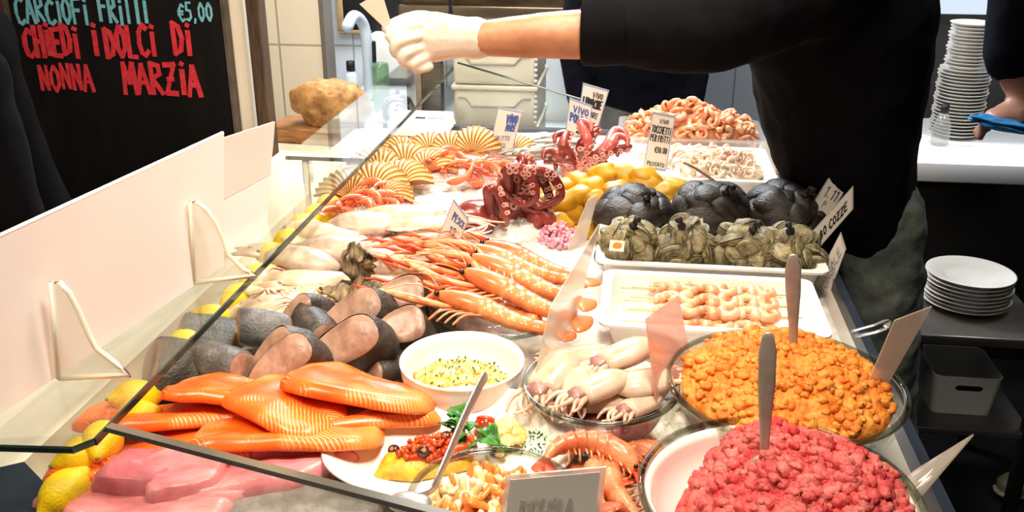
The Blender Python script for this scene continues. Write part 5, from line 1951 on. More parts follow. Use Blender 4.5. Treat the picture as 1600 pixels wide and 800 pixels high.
def bracket(label, b0, b1, top, curve):
    """triangular foot: clear plate with bright polished edges"""
    e = thing('screen_bracket', label, 'bracket', b0)
    pts = [b0, b1] + [on_plane(x, y, b0, b1) for x, y in curve] + [on_plane(top[0], top[1], b0, b1)]
    n = Vector((b1.y - b0.y, -(b1.x - b0.x), 0)).normalized() * .003
    o = b0
    k = len(pts)
    V = [tuple(p - o + n) for p in pts] + [tuple(p - o - n) for p in pts]
    lnk('plate', sh(V, [tuple(range(k)), tuple(range(2 * k - 1, k - 1, -1))] + [(i, (i + 1) % k, k + (i + 1) % k, k + i) for i in range(k)]), M_ACRYL, e, False)
    loop = [p - o for p in pts] + [pts[0] - o]
    lnk('polished_edge', tube([v + Vector((0, 0, .001)) for v in loop], .0034, 6), M_ACREDGE, e)
    return e


off = Vector((.006, 0, .003))
bracket('clear bracket foot holding up the near end of the large white screen', P(85, 595, ZS) + off, P(196, 590, ZS) + off, (80, 442), [(182, 570), (150, 545), (138, 522), (122, 485), (108, 458), (94, 443)])
bracket('clear bracket foot holding up the far end of the large white screen', P(298, 445, ZS) + off, P(396, 434, ZS) + off, (297, 316), [(380, 422), (356, 398), (348, 372), (338, 350), (322, 328), (308, 317)])

# ================================================================== STONE ON WOOD
M_STONE = mat('porous_stone', '#7c5428', '#b98c54', rough=.85, scale=30, bump=1.0, bscale=45, detail=8)
st = ico(5)
v = st[0].copy()
for i in range(len(v)):
    p = Vector(v[i])
    d = 1 + .22 * noise.noise(p * 1.3 + Vector((3, 1, 2))) + .10 * noise.noise(p * 3.5)
    w = voro(p * 4.0) if False else noise.voronoi(p * 4.2)[0][0]
    d -= .22 * max(0, .30 - w) / .30
    v[i] = (p.x * .105 * d, p.y * .08 * d, p.z * .082 * d * (1 + .12 * p.x))
wb_ = thing('wooden_block', 'dark wooden block under the porous stone behind the screens', 'wood block', (-.965, 2.66, .862), (0, 0, -.12))
lnk('block', box(-.085, .16, -.07, .08, 0, .046, .006), mat('brown_wood', '#6e4420', '#a06c38', rough=.55, scale=10, stretch=(2, 14, 14)), wb_)
solo('porous_stone', (v, st[1]), M_STONE, 'large tan porous stone on the wooden block beside the kitchen wall', 'stone', (-.878, 2.66, .962), (0, .1, .2))

# ================================================================== KITCHEN BEHIND
kz = .745
kz = .745
wt = thing('kitchen_worktop', 'white kitchen worktop behind the far end of the fish counter', 'worktop', (0, 0, 0))
lnk('corner_top', box(-.399, -.24, 2.76, 3.44, kz - .035, kz, .004), mat('cool_worktop', '#dfe6ec', '#eef2f5', rough=.2, scale=5), wt)
lnk('top', box(-.82, -.40, 2.76, 3.98, kz - .035, kz, .004), mat('cool_worktop', '#dfe6ec', '#eef2f5', rough=.2, scale=5), wt)
lnk('side_top', box(-1.15, -.821, 3.40, 3.98, kz - .035, kz, .004), mat('cool_worktop', '#dfe6ec'), wt)
lnk('cabinet', box(-.80, -.26, 2.79, 3.43, .0, kz - .035, .003), mat('cool_cabinet', '#c8d2dc', rough=.4), wt)
M_CRATE = mat('grey_crate_plastic', '#b9b3a2', '#d0cabb', rough=.35, scale=4, sss=.1)
yc = 2.985


def mk_crate():
    e = thing('plastic_crate', '', 'crate')
    w, d, h = .131, .17, .125
    lnk('body', box(-w + .006, w - .006, -d + .006, d - .006, 0, h - .012, .012), M_CRATE, e)
    lnk('rim', box(-w, w, -d, d, h - .014, h, .004), M_CRATE, e)
    o = [(-.11, .088), (-.09, .088), (-.078, .074), (-.07, .062), (.06, .062), (.07, .074), (.085, .088), (.11, .088)]
    lnk('handle_groove', tube([(x, -d + .004, z) for x, z in o], .0028, 6), mat('crate_groove', '#918b7c', rough=.5), e)
    lnk('corner_ribs', J(*[box(w - .012, w - .002, -d + .004 + .0, -d + .012, .012 + .016 * k, .020 + .016 * k, .002) for k in range(6)]), mat('rib_plastic', '#c9d2d8', rough=.3), e)
    return e


xc = (Yp(705, 150, yc - .17).x + Yp(840, 150, yc - .17).x) / 2
zc = kz
for i in range(3):
    PR.put('crate', mk_crate, (xc, yc, zc + .1265 * i), (0, 0, .0), 'beige-grey plastic crate, %s of the stack behind the scallops' % ['bottom one', 'middle one', 'top one'][i], 'stacked plastic crates')

# scale with buttons
p = P(638, 222, kz)
sc = thing('kitchen_scale', 'white flat kitchen scale with a dark button behind the scallops', 'scale', (-.595, 2.585, .91))
lnk('body', J(box(-.082, .082, -.055, .075, 0, .045, .006)), M_WHITEP, sc)
lnk('button', T(box(-.014, .014, -.008, .008, 0, .004, .002), (.005, -.02, .044)), M_BLACK, sc)
lnk('display', T(box(-.022, .022, -.01, .01, 0, .003, .001), (.048, -.02, .044)), mat('blue_display', '#7d93b8', rough=.2), sc)
# steel ball-like pan lid, canister, jar, tap, dispenser
p = Yp(622, 170, 3.35)
bl_ = thing('steel_kettle', 'round shiny steel kettle seen through the glass shelf', 'kettle', (p.x, 3.35, kz))
lnk('body', lathe([(.0001, 0), (.05, 0), (.062, .02), (.062, .05), (.048, .085), (.02, .1), (.0001, .102)], 32), M_CHROME, bl_)
lnk('knob', T(ico(2, (.009, .009, .008)), (0, 0, .108)), M_BLACK, bl_)
p = Yp(674, 150, 3.5)
cn = thing('steel_canister', 'tall steel canister with a pale brown side behind the scale', 'canister', (p.x, 3.5, kz))
lnk('body', box(-.03, .045, -.03, .03, 0, .26, .004), M_DSTEEL, cn)
lnk('wooden_side', box(-.052, -.031, -.03, .03, 0, .25, .003), mat('pale_brown', '#a48a78', '#b9a08e', rough=.5, scale=20), cn)
p = Yp(595, 125, 3.5)
jr = thing('glass_jar', 'pale green glass jar beside the tap', 'jar', (p.x, 3.5, kz))
lnk('jar_body', lathe([(.0001, 0), (.03, 0), (.032, .01), (.032, .17), (.028, .18), (.026, .18), (.029, .165), (.029, .01), (.0001, .006)], 24), glass('green_glass', '#d4e8d8', .2, .03, .2, '#cfe6d4'), jr)
lnk('contents', lathe([(.0001, .008), (.026, .008), (.026, .1), (.0001, .1)], 20), mat('jar_contents', '#c8d8c0', rough=.5), jr)
p = Yp(575, 95, 3.62)
tp = thing('kitchen_tap', 'curved white and chrome kitchen tap with a dark lever', 'tap', (p.x, 3.62, kz))
lnk('spout', rtube(crv([(0, 0, 0), (0, 0, .2), (-.01, 0, .3), (-.03, -.05, .34), (-.04, -.11, .31)], 6), [.022] * 25, 14), mat('tap_white', '#c4d2e2', '#dfe8f0', rough=.15, scale=3), tp)
lnk('lever', rtube([(.03, -.02, .12), (.035, -.03, .24)], .008, 8), M_BLACK, tp)
lnk('base', lathe([(.0001, 0), (.035, 0), (.033, .02), (.024, .03), (.0001, .03)], 20), M_CHROME, tp)
p = Yp(548, 108, 3.5)
kb = thing('soap_pump', 'small clear soap bottle with a dark cap behind the stone', 'bottle', (p.x, 3.5, kz))
lnk('bottle_body', lathe([(.0001, 0), (.022, 0), (.024, .01), (.024, .13), (.012, .15), (.0001, .15)], 20), mat('soap_clear', '#dbe3ea', rough=.1), kb)
lnk('cap', lathe([(.0001, .15), (.016, .15), (.016, .185), (.0001, .187)], 16), M_BLACK, kb)
p0, p1 = Yp(583, 118, 3.93), Yp(640, 52, 3.93)
ds = thing('towel_dispenser', 'white paper towel dispenser on the tiled wall behind the gloved hand', 'dispenser', ((p0.x + p1.x) / 2, 3.995, p0.z))
hw = (p1.x - p0.x) / 2
lnk('housing', box(-hw, hw, -.12, 0, 0, p1.z - p0.z, .012), M_WHITEP, ds)
lnk('slot', box(-hw * .7, hw * .7, -.1, -.04, -.004, .001), M_BLACK, ds)
p0, p1 = Yp(538, 46, 3.97), Yp(640, -90, 3.97)
bd = thing('wall_board', 'black board in a pale wooden frame hanging above the kitchen tap', 'board', ((p0.x + p1.x) / 2, 3.995, p0.z))
hw, hh = (p1.x - p0.x) / 2, p1.z - p0.z
lnk('panel', box(-hw, hw, -.03, -.005, 0, hh, .008), M_BLACK, bd)
lnk('wooden_edge', J(box(-hw - .028, -hw, -.028, 0, -.01, hh, .003), box(-hw - .028, -hw * .2, -.028, 0, -.018, -.001, .003)), mat('pale_wood', '#a8875a', '#c4a274', rough=.5, scale=14), bd)
p0 = Yp(640, 14, 3.5)
p1 = Yp(960, 24, 3.5)
hd = thing('steel_hood', 'brown-tinted steel hood over the kitchen behind the outstretched arm', 'hood', (0, 0, 0))
M_HOOD = mat('steel_brown_reflection', '#4c4032', '#6e5f4c', rough=.3, metal=.8, scale=3, stretch=(2, 6, 6))  # the dark brown reflection on the steel is put into its colour
lnk('canopy', J(box(p0.x, p1.x + .5, 3.40, 3.98, p0.z, p0.z + .42, .004)), M_HOOD, hd)
lnk('lip', box(p0.x - .01, p1.x + .51, 3.37, 3.40, p0.z - .012, p0.z + .03, .004), mat('hood_lip', '#6a5c4a', rough=.3, metal=.8), hd)
lnk('divider', box(Yp(706, 10, 3.4).x - .004, Yp(706, 10, 3.4).x + .004, 3.362, 3.37, p0.z - .012, p0.z + .42), M_BLACK, hd)
x0, x1 = Yp(836, 150, 3.5).x, -.02
fr = thing('white_fridge', 'white fridge behind the crates and the second worker', 'fridge', ((x0 + x1) / 2 + .05, 3.75, 0))
w = .30
lnk('body', box(-w + .1, w, -.24, .24, 0.02, 1.05, .01), mat('fridge_white', '#d8e6f0', '#e8f1f7', rough=.25, scale=3), fr)
lnk('door', box(-w + .1, w, -.275, -.245, .05, 1.03, .012), mat('fridge_door', '#d8e6f0', '#e8f1f7', rough=.25, scale=3), fr)
lnk('handle', rtube([(w - .05, -.285, .5), (w - .05, -.285, .8)], .009, 8), M_CHROME, fr)

# ================================================================== SERVICE AREA ON THE RIGHT
sw_ = thing('service_worktop', 'bright white worktop at the back right carrying the tall plate stack', 'worktop')
lnk('top', box(.80, 2.2, 3.13, 3.75, .655, .72, .004), mat('bright_worktop', '#f2f2f2', '#fafafa', rough=.3, scale=4), sw_)
lnk('cabinet', box(.83, 2.18, 3.19, 3.73, 0, .655, .004), M_BLACK, sw_)
M_PLATE = mat('pale_plate', '#cfc8bd', '#ded8cf', rough=.25, scale=4)


def plate(R1, H=.018):
    return lathe([(.0001, 0), (R1 * .55, 0), (R1 * .62, .003), (R1 * .97, H - .003), (R1, H), (R1 * .97, H), (R1 * .62, .007), (R1 * .5, .0045), (.0001, .0045)], 56)


def mk_plate(R1, m):
    def f():
        e = solo('plate', plate(R1), m, '', 'plate')
        return e
    return f


p = P(1490, 212, .72)
ps = PR
N = 33
for i in range(N):
    PR.put('sp' if i < 20 else 'sp2', mk_plate(.086 if i < 20 else .072, M_PLATE), (p.x + .003 * math.sin(i * 1.7), p.y, .7205 + i * .0118), (0, 0, 0),
           'pale plate in the tall stack on the back right worktop, %s from the bottom' % ORD[i], 'tall stack of plates')
p = Yp(1500, 15, 3.7)
struct('window_1', box(p.x - .25, p.x + .35, 3.96, 3.995, p.z - .05, p.z + .5), NT('window_light').m)
nt = bpy.data.materials['window_light'].node_tree
em = nt.nodes.new('ShaderNodeEmission')
em.inputs[0].default_value = (.75, .85, 1, 1)
em.inputs[1].default_value = 1.0
nt.links.new(em.outputs[0], [n_ for n_ in nt.nodes if n_.type == 'OUTPUT_MATERIAL'][0].inputs[0])
# small clear cruet and box beside the stack
p = P(1467, 226, .72)
cr = thing('glass_cruet', 'small clear cruet with a dark top left of the tall plate stack', 'cruet', (p.x, p.y, .72))
lnk('cruet_body', lathe([(.0001, 0), (.028, 0), (.03, .01), (.028, .07), (.014, .11), (.0001, .11)], 20), glass('cruet_glass', '#e6e6e0', .25, .03, .2), cr)
lnk('cap', lathe([(.0001, .111), (.014, .111), (.013, .14), (.0001, .142)], 14), M_BLACK, cr)

# low steel table
M_TBL = mat('dark_table_steel', '#2a2826', '#3a3735', rough=.3, metal=.6, scale=8)
x0, x1, y0, y1, tz = .695, 1.03, 2.20, 2.62, .55
tb_ = thing('low_table', 'dark steel table with a lower shelf on the right carrying large plates', 'table')
lnk('tabletop', box(x0, x1, y0, y1, tz - .025, tz, .004), mat('table_steel', '#7c7670', '#8d8780', rough=.3, metal=.8, scale=5), tb_)
for (x, y) in ((x0, y0), (x1 - .03, y0), (x0, y1 - .03), (x1 - .03, y1 - .03)):
    lnk('leg', box(x, x + .03, y, y + .03, 0, tz - .025, .003), M_TBL, tb_)
lnk('lower_shelf', box(x0 + .005, x1 - .005, y0 + .005, y1 - .005, .27, .29, .003), mat('shelf_steel', '#6d6a68', '#7d7a78', rough=.35, metal=.7, scale=5), tb_)
lnk('side_panel', box(x0 + .004, x0 + .01, y0 + .03, y1 - .03, .29, tz - .025), M_TBL, tb_)
M_BPL = mat('big_white_plate', '#e6e0d6', '#f0ebe2', rough=.2, scale=4)
p = P(1508, 462, .55)
for i in range(8):
    PR.put('bp', mk_plate(.108, M_BPL), (.873 + .002 * math.sin(i * 2.1), 2.40, .5505 + i * .0105), (0, 0, 0), 'large white plate in the low stack on the dark steel table, %s from the bottom' % ORD[i], 'low stack of large plates')
bx_ = thing('white_box', 'white storage box with a hand slot on the lower shelf of the steel table', 'box', (.875, 2.36, .2905))
w, d, h = .085, .09, .112


def rring(s0, z, r=.02, k=5):
    o = []
    for cx, cy, a0 in ((w * s0 - r, d * s0 - r, 0), (-w * s0 + r, d * s0 - r, 90), (-w * s0 + r, -d * s0 + r, 180), (w * s0 - r, -d * s0 + r, 270)):
        for i in range(k + 1):
            a_ = R(a0 + 90 * i / k)
            o.append((cx + r * math.cos(a_), cy + r * math.sin(a_), z))
    return o


L = [rring(.88, 0), rring(1.0, h), rring(.965, h), rring(.85, .006)]
n = len(L[0])
F = [(i * n + j, i * n + (j + 1) % n, (i + 1) * n + (j + 1) % n, (i + 1) * n + j) for i in range(3) for j in range(n)] + [tuple(range(n - 1, -1, -1)), tuple(3 * n + j for j in range(n))]
lnk('box_body', sh([v_ for l_ in L for v_ in l_], F), mat('box_white', '#e4e2dc', '#eeece6', rough=.35, scale=4), bx_, 40)
lnk('hand_slot', T(rtube([(-.026, 0, 0), (.026, 0, 0)], [(.0105, .004)] * 2, 14, (0, 1, 0)), (.004, -.0845, .082)), M_BLACK, bx_)

# ================================================================== PEOPLE
def skin_m(name, c1, c2):
    return mat(name, c1, c2, rough=.45, scale=14, bump=.15, bscale=90, sss=.12)


M_SKN = skin_m('warm_skin', '#ad7450', '#c89068')
M_SKN2 = skin_m('pinkish_skin', '#b07a62', '#c48e76')
M_GLOVE = mat('thin_white_glove', '#dccdb4', '#eadfcb', rough=.4, scale=16, bump=.3, bscale=60, sss=.15)
M_JACK = mat('black_cloth', '#050508', '#0a090d', rough=.9, scale=20, bump=.4, bscale=50, spec=.15)
M_NAVYC = mat('navy_cloth', '#060812', '#0b0e1c', rough=.9, scale=20, bump=.4, bscale=50, spec=.15)
M_JEAN = mat('grey_green_jeans', '#474e49', '#757d73', rough=.85, scale=12, bump=.5, bscale=60, detail=6)
M_TROUS = mat('dark_trousers', '#0e0e10', '#17171a', rough=.85, scale=20)
M_HAIR = mat('dark_hair', '#17100b', '#2c2018', rough=.6, scale=80, stretch=(1, 1, .2))
M_SHOE = mat('beige_shoe', '#a89878', '#c4b594', rough=.6, scale=20)
M_SOLE = mat('pale_sole', '#d8ceb8', rough=.6)
M_DSHOE = mat('dark_shoe', '#141314', '#201e1e', rough=.5, scale=20)
V3 = Vector


def head_shapes(c, face):
    """c: centre of the head; face: horizontal direction it looks"""
    f = V3(face).normalized()
    s = f.cross(V3((0, 0, 1))).normalized()
    u = s.cross(f)
    rot = Matrix((s, f, u)).transposed().to_euler()
    out = [T(ico(3, (.074, .092, .10)), c + u * .02, rot), T(ico(3, (.055, .062, .07)), c + f * .025 - u * .055, rot),
           T(ico(2, (.011, .018, .02)), c + f * .10 - u * .02, rot), T(ico(2, (.024, .01, .008)), c + f * .082 - u * .062, rot)]
    for k in (-1, 1):
        out.append(T(ico(2, (.01, .02, .03)), c + s * .077 * k - u * .01, rot))
    return out, f, s, u, rot


def fingers(chains, rads):
    out = []
    for ch, r in zip(chains, rads):
        pts = crv(ch, 4)
        k = len(pts)
        out.append(rtube(pts, [r * (1 - .22 * i / (k - 1)) for i in range(k)], 10))
    return out


def limb(pts, rad, n=14, up=(0, 0, 1)):
    return rtube(crv(pts, 5), interp(rad, len(crv(pts, 5))), n, up)


def interp(rad, m):
    k = len(rad)
    out = []
    for i in range(m):
        t = i / (m - 1) * (k - 1)
        a = min(int(t), k - 2)
        f = t - a
        x, y = rad[a], rad[a + 1]
        out.append(tuple(x[j] * (1 - f) + y[j] * f for j in range(2)) if isinstance(x, tuple) else x * (1 - f) + y * f)
    return out


def relaxed_hand(w, d, pn, L=.18, side=1):
    """wrist w, direction d towards the fingers, palm normal pn"""
    d, pn = V3(d).normalized(), V3(pn).normalized()
    s = d.cross(pn).normalized() * side
    out = [rtube([w - d * .01, w + d * .04, w + d * .085], [(.026, .019), (.036, .017), (.038, .014)], 12, pn)]
    ch = []
    for k, (o, l) in enumerate(((.028, .075), (.01, .085), (-.009, .078), (-.027, .06))):
        b = w + d * .075 + s * o
        ch.append([b, b + d * l * .5 + pn * .008, b + d * l * .85 + pn * .03, b + d * l * .9 + pn * .045])
    ch.append([w + d * .02 + s * .025, w + d * .05 + s * .05 + pn * .012, w + d * .08 + s * .055 + pn * .025])
    return out + fingers(ch, [.0085, .009, .0085, .0075, .0105])


def person(label, loc, J_, skin, face, hand_shapes=None, voxel=.013):
    """J_: joints. The body is one fused mesh."""
    e = thing('person', label, 'person', (0, 0, 0))
    g = lambda k: V3(J_[k])
    hs, f, s, u, rot = head_shapes(g('head'), face)
    S_ = list(hs)
    S_.append(limb([g('neck') - V3((0, 0, .03)), g('head') - V3((0, 0, .06))], [.06, .055]))
    S_.append(limb([g('pelvis'), g('waist'), g('chest'), g('neck') - V3((0, 0, .02))], [(.12, .075), (.11, .08), (.135, .10), (.055, .055)], 18, face))
    for k in ('l', 'r'):
        S_.append(limb([g('chest') + V3((0, 0, .1)), g('sh_' + k)], [.08, .055]))
        S_.append(limb([g('sh_' + k), g('el_' + k), g('wr_' + k)], [.055, .042, .045, .036, .027] if False else [.058, .050, .049, .041, .030]))
        S_.append(limb([g('hip_' + k), g('kn_' + k), g('an_' + k)], [.07, .062, .052, .047, .036]))
        a = g('an_' + k)
        S_.append(limb([a + V3((0, 0, -.03)), a + f * .1 + V3((0, 0, -.055))], [.035, .03]))
        if ('hand_' + k) in J_:
            S_ += J_['hand_' + k]
    fuse('body', S_, skin, e, voxel, 4)
    lnk('hair', J(T(ico(4, (.084, .10, .105), .05, 6, 2), g('head') + u * .038 - f * .018, rot)), M_HAIR, e)
    for k in (-1, 1):
        lnk('eye', T(ico(2, (.011, .008, .008)), g('head') + f * .086 + s * .03 * k - u * .0, rot), M_EYE, e)
    return e, f, s


def garment(name, shapes, m, parent, voxel=.012, it=5, disp=(.012, .06)):
    return fuse(name, shapes, m, parent, voxel, it, disp)


def shoe(a, f, m, parent):
    f = V3(f).normalized()
    z = V3((0, 0, 1))
    b = V3((a.x, a.y, 0))
    o = lnk('shoe', rtube([b - f * .05 + z * .05, b + f * .04 + z * .052, b + f * .12 + z * .04, b + f * .18 + z * .032], [(.036, .045), (.04, .048), (.045, .036), (.038, .026)], 14), m, parent)
    lnk('sole', rtube([b - f * .06 + z * .012, b + f * .05 + z * .012, b + f * .13 + z * .012, b + f * .19 + z * .012], [(.038, .011), (.036, .011), (.047, .011), (.036, .011)], 14), M_SOLE, o)


# ---------------------------------------------------------------- the server behind the counter
FACE = (-.9, -.3, 0)
JS = dict(head=(.16, 1.86, 1.72), neck=(.23, 1.90, 1.56), chest=(.375, 1.95, 1.33), waist=(.43, 1.98, 1.10), pelvis=(.495, 2.0, .93),
          sh_l=(.27, 1.72, 1.44), el_l=(.09, 1.57, 1.372), wr_l=(-.235, 1.50, 1.354), sh_r=(.36, 2.14, 1.43), el_r=(.45, 2.27, 1.20), wr_r=(.42, 2.22, 1.02),
          hip_l=(.505, 1.93, .90), kn_l=(.56, 1.92, .50), an_l=(.64, 1.95, .09), hip_r=(.52, 2.08, .90), kn_r=(.56, 2.12, .50), an_r=(.66, 2.16, .09))
JS['hand_r'] = relaxed_hand(V3(JS['wr_r']), (-.3, -.2, -.9), (-.6, -.6, .1))
H = lambda px, py, y: Yp(px, py, y)
palm = [rtube([H(738, 58, 1.50), H(712, 58, 1.498), H(680, 58, 1.495), H(645, 58, 1.492)], [(.022, .030), (.024, .034), (.026, .040), (.022, .036)], 14, (0, 0, 1))]
fing = [[H(655, 38, 1.478), H(628, 46, 1.468), H(610, 60, 1.466), H(612, 48, 1.474)],
        [H(652, 56, 1.472), H(622, 66, 1.456), H(618, 82, 1.458), H(640, 86, 1.466)],
        [H(656, 74, 1.475), H(632, 84, 1.458), H(632, 98, 1.462), H(654, 98, 1.470)],
        [H(668, 88, 1.480), H(648, 97, 1.466), H(652, 108, 1.470), H(672, 104, 1.478)],
        [H(694, 40, 1.485), H(662, 27, 1.488), H(630, 32, 1.484), H(604, 44, 1.480)]]
hand_core = palm + fingers(fing, [.0105, .0108, .0105, .0092, .0120])
JS['hand_l'] = [rtube([H(742, 58, 1.50), H(690, 58, 1.497), H(660, 58, 1.494)], [(.018, .024), (.019, .028), (.017, .028)], 12, (0, 0, 1))]
sv, f, s = person('person in a black top and grey jeans reaching a gloved hand across the counter', None, JS, M_SKN, FACE)
gl_ = fuse('glove', hand_core + [rtube([H(745, 60, 1.502), H(725, 59, 1.5)], [(.026, .034), (.024, .032)], 14, (0, 0, 1))], M_GLOVE, sv, .0028, 5)
gj = lambda k: V3(JS[k])
top = [limb([gj('pelvis') + V3((-.01, 0, -.02)), gj('waist') + V3((-.01, 0, 0)), gj('chest') + V3((0, 0, 0)), gj('chest').lerp(gj('neck'), .7)], [(.165, .10), (.185, .15), (.20, .185), (.11, .11)], 20, (-1, 0, 0)),
       limb([gj('chest') + V3((0, 0, .1)), gj('sh_l')], [.13, .11]), limb([gj('chest') + V3((0, 0, .1)), gj('sh_r')], [.12, .10]),
       limb([gj('sh_l') + V3((.03, .05, -.01)), gj('el_l') + V3((.02, .01, -.005)), V3((-.055, 1.532, 1.366))], [(.105, .115), (.085, .090), (.072, .076), (.058, .062), (.050, .052)]),
       limb([gj('sh_r'), gj('el_r'), gj('wr_r')], [.085, .075, .065, .05, .042])]
garment('black_top', top, M_JACK, sv, .012, 5, (.014, .07))
lnk('cuff', tube([(-.088, 1.527, 1.365), (-.086, 1.527, 1.365), (-.065, 1.531, 1.3655), (-.03, 1.537, 1.368)], [(.048, .050), (.0535, .0555), (.055, .057), (.056, .058)], 28, cap=False), M_JACK, sv)
ap = None and [limb([gj('waist') + V3((-.03, 0, -.02)), gj('pelvis') + V3((-.035, -.01, -.02)), gj('pelvis') + V3((-.02, -.01, -.12))], [(.215, .17), (.20, .165), (.19, .155)], 20, (-1, 0, 0))]
ap and garment('apron', ap, M_BLACK, sv, .012, 4, (.006, .07))
je = []
for k in ('l', 'r'):
    je.append(limb([gj('hip_' + k) + V3((0, 0, .02)), gj('kn_' + k), gj('an_' + k) + V3((0, 0, .02))], [.095, .090, .082, .078, .068]))
je.append(limb([gj('hip_l') + V3((0, 0, .03)), gj('hip_r') + V3((0, 0, .03))], [.095, .095]))
garment('jeans', je, M_JEAN, sv, .011, 4, (.022, .05))
for k in ('l', 'r'):
    shoe(gj('an_' + k), (-.95, -.2, 0), M_DSHOE, sv)
# the pale strip held in the glove
e = thing('paper_scoop', 'pale flat scoop held upright between the fingers of the gloved hand', 'scoop', H(603, 42, 1.474))
b0 = e.location
lnk('blade', sheet([v - b0 for v in (H(562, 6, 1.472), H(596, -14, 1.472), H(612, 40, 1.474), H(601, 43, 1.474))], .002), mat('pale_board', '#ecd6bc', '#f4e2cc', rough=.5, scale=10), e, False)

# ---------------------------------------------------------------- second worker at the far end
J2 = dict(head=(.06, 3.05, 1.66), neck=(.06, 3.13, 1.48), chest=(.04, 3.19, 1.26), waist=(.03, 3.23, 1.04), pelvis=(.03, 3.25, .90),
          sh_l=(-.14, 3.19, 1.36), el_l=(-.20, 3.20, 1.08), wr_l=(-.18, 3.14, .84), sh_r=(.19, 3.19, 1.36), el_r=(.19, 3.22, 1.08), wr_r=(.18, 3.16, .84),
          hip_l=(-.06, 3.25, .86), kn_l=(-.07, 3.24, .48), an_l=(-.07, 3.28, .09), hip_r=(.12, 3.25, .86), kn_r=(.13, 3.24, .48), an_r=(.13, 3.28, .09))
for k, sd in (('l', -1), ('r', 1)):
    J2['hand_' + k] = relaxed_hand(V3(J2['wr_' + k]), (.3 * -sd, -.3, -.8), (0, .9, -.3), side=sd)
w2, f, s = person('person in dark navy work clothes at the far end, behind the outstretched arm', None, J2, M_SKN2, (0, -1, 0))
g2 = lambda k: V3(J2[k])
garment('navy_jacket', [limb([g2('pelvis') - V3((0, 0, .22)), g2('pelvis'), g2('waist'), g2('chest'), g2('chest').lerp(g2('neck'), .6)], [(.19, .14), (.19, .14), (.185, .14), (.19, .14), (.11, .1)], 20, (0, -1, 0)),
        limb([g2('sh_l'), g2('sh_r')], [.10, .10]),
        limb([g2('sh_l'), g2('el_l'), g2('wr_l').lerp(g2('el_l'), .2)], [.08, .07, .06, .05, .045]), limb([g2('sh_r'), g2('el_r'), g2('wr_r').lerp(g2('el_r'), .2)], [.08, .07, .06, .05, .045])], M_NAVYC, w2, .012, 5, (.012, .08))
garment('trousers', [limb([g2('hip_' + k), g2('kn_' + k), g2('an_' + k)], [.105, .09, .075, .07, .06]) for k in 'lr'], M_TROUS, w2, .012, 4, (.01, .06))
for k in 'lr':
    shoe(g2('an_' + k), (0, -1, 0), M_DSHOE, w2)

# ---------------------------------------------------------------- third worker at the right edge
J3 = dict(head=(1.36, 2.62, 1.66), neck=(1.38, 2.64, 1.48), chest=(1.40, 2.66, 1.27), waist=(1.41, 2.67, 1.06), pelvis=(1.41, 2.68, .92),
          sh_l=(1.20, 2.56, 1.38), el_l=(1.06, 2.54, 1.12), wr_l=(.93, 2.50, 1.02), sh_r=(1.42, 2.86, 1.38), el_r=(1.45, 2.93, 1.1), wr_r=(1.3, 2.9, .95),
          hip_l=(1.37, 2.58, .88), kn_l=(1.28, 2.50, .48), an_l=(1.245, 2.42, .09), hip_r=(1.43, 2.78, .88), kn_r=(1.42, 2.8, .48), an_r=(1.46, 2.82, .09))
J3['sh_l'] = tuple(Yp(1612, -110, 2.56))
J3['el_l'] = tuple(Yp(1585, 90, 2.55))
J3['wr_l'] = tuple(Yp(1612, 160, 2.50))
wl = V3(J3['wr_l'])
J3['hand_r'] = relaxed_hand(V3(J3['wr_r']), (-.3, 0, -.9), (-.9, 0, .2))
J3['hand_l'] = relaxed_hand(wl, (-.8, -.25, -.25), (0, .2, -1), side=1)
w3, f, s = person('person in dark clothes at the right edge with a bare forearm and beige shoes', None, J3, M_SKN2, (-1, -.1, 0))
g3 = lambda k: V3(J3[k])
garment('dark_top', [limb([g3('pelvis') - V3((0, 0, .05)), g3('waist'), g3('chest'), g3('chest').lerp(g3('neck'), .6)], [(.17, .21), (.16, .2), (.17, .21), (.1, .1)], 20, (0, 1, 0)), limb([g3('sh_l'), g3('sh_r')], [.1, .1]),
        limb([g3('chest') + V3((0, 0, .1)), g3('sh_l')], [.1, .09]),
        limb([g3('sh_l'), g3('sh_l').lerp(g3('el_l'), .5), g3('el_l')], [.09, .085, .08, .075, .072]), limb([g3('sh_r'), g3('el_r'), g3('wr_r')], [.085, .07, .06, .05, .045])], M_NAVYC, w3, .012, 5, (.01, .07))
garment('trousers', [limb([g3('hip_' + k), g3('kn_' + k), g3('an_' + k)], [.11, .095, .08, .075, .07]) for k in 'lr'], M_TROUS, w3, .012, 4, (.01, .06))
hd_ = relaxed_hand(wl, (-.8, -.25, -.25), (0, .2, -1), side=1)
for k in 'lr':
    shoe(g3('an_' + k), (-.95, -.3, 0), M_SHOE, w3)
M_CLOTH = mat('blue_cloth', '#1878b8', '#2a94d4', rough=.6, scale=20, bump=.4, bscale=80)
c0 = Yp(1568, 186, 2.46)
solo('blue_cloth', T(ico(4, (.095, .04, .016), .35, 2.2, 4), (0, 0, 0)), M_CLOTH, 'folded bright blue cloth held in the hand at the right edge', 'cloth', c0 + V3((.01, -.01, -.012)), (0, .18, .1))

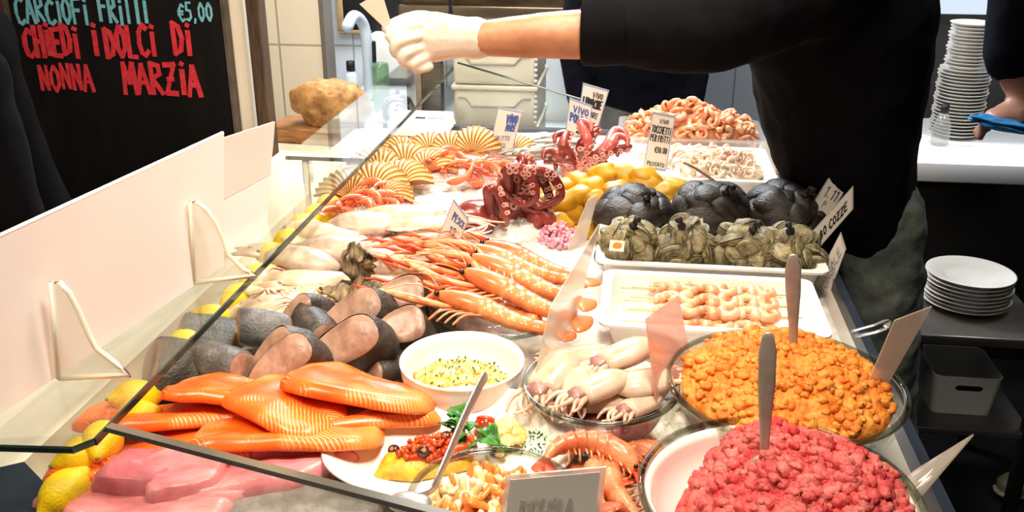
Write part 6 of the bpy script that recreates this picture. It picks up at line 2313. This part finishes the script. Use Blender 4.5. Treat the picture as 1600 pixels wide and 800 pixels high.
# ---------------------------------------------------------------- customer at the left edge
J4 = dict(head=(-1.16, 1.30, 1.60), neck=(-1.18, 1.33, 1.44), chest=(-1.19, 1.36, 1.22), waist=(-1.19, 1.38, 1.02), pelvis=(-1.19, 1.38, .88),
          sh_l=(-1.18, 1.56, 1.31), el_l=(-1.16, 1.62, 1.05), wr_l=(-1.05, 1.60, .88), sh_r=(-1.02, 1.29, 1.30), el_r=(-.985, 1.30, 1.06), wr_r=(-.97, 1.36, .86),
          hip_l=(-1.19, 1.47, .84), kn_l=(-1.17, 1.47, .46), an_l=(-1.19, 1.48, .09), hip_r=(-1.19, 1.29, .84), kn_r=(-1.17, 1.29, .46), an_r=(-1.19, 1.28, .09))
for k, sd in (('l', 1), ('r', -1)):
    J4['hand_' + k] = relaxed_hand(V3(J4['wr_' + k]), (.1, 0, -1), (0, .3 * sd, 0) if False else (-.3, .9 * sd, 0), side=sd)
w4, f, s = person('person in a dark coat cropped by the left edge, in front of the blackboard', None, J4, M_SKN2, (1, .2, 0))
g4 = lambda k: V3(J4[k])
garment('dark_coat', [limb([g4('pelvis') - V3((0, 0, .3)), g4('pelvis'), g4('waist'), g4('chest'), g4('chest').lerp(g4('neck'), .6)], [(.21, .19), (.2, .18), (.19, .16), (.2, .17), (.1, .1)], 20, (1, 0, 0)),
        limb([g4('sh_l'), g4('chest') + V3((0, 0, .1)), g4('sh_r')], [.10, .11, .12, .11, .10]),
        limb([g4('sh_l'), g4('el_l'), g4('wr_l')], [.09, .08, .07, .06, .055]), limb([g4('sh_r'), g4('el_r'), g4('wr_r')], [.095, .088, .078, .068, .06])], mat('dark_coat_cloth', '#050507', '#0a090b', rough=.85, scale=14, bump=.3, bscale=40, spec=.05), w4, .012, 5, (.01, .08))
garment('trousers', [limb([g4('hip_' + k), g4('kn_' + k), g4('an_' + k)], [.1, .09, .075, .07, .06]) for k in 'lr'], M_TROUS, w4, .012, 4, (.01, .06))
for k in 'lr':
    shoe(g4('an_' + k), (1, .1, 0), M_DSHOE, w4)
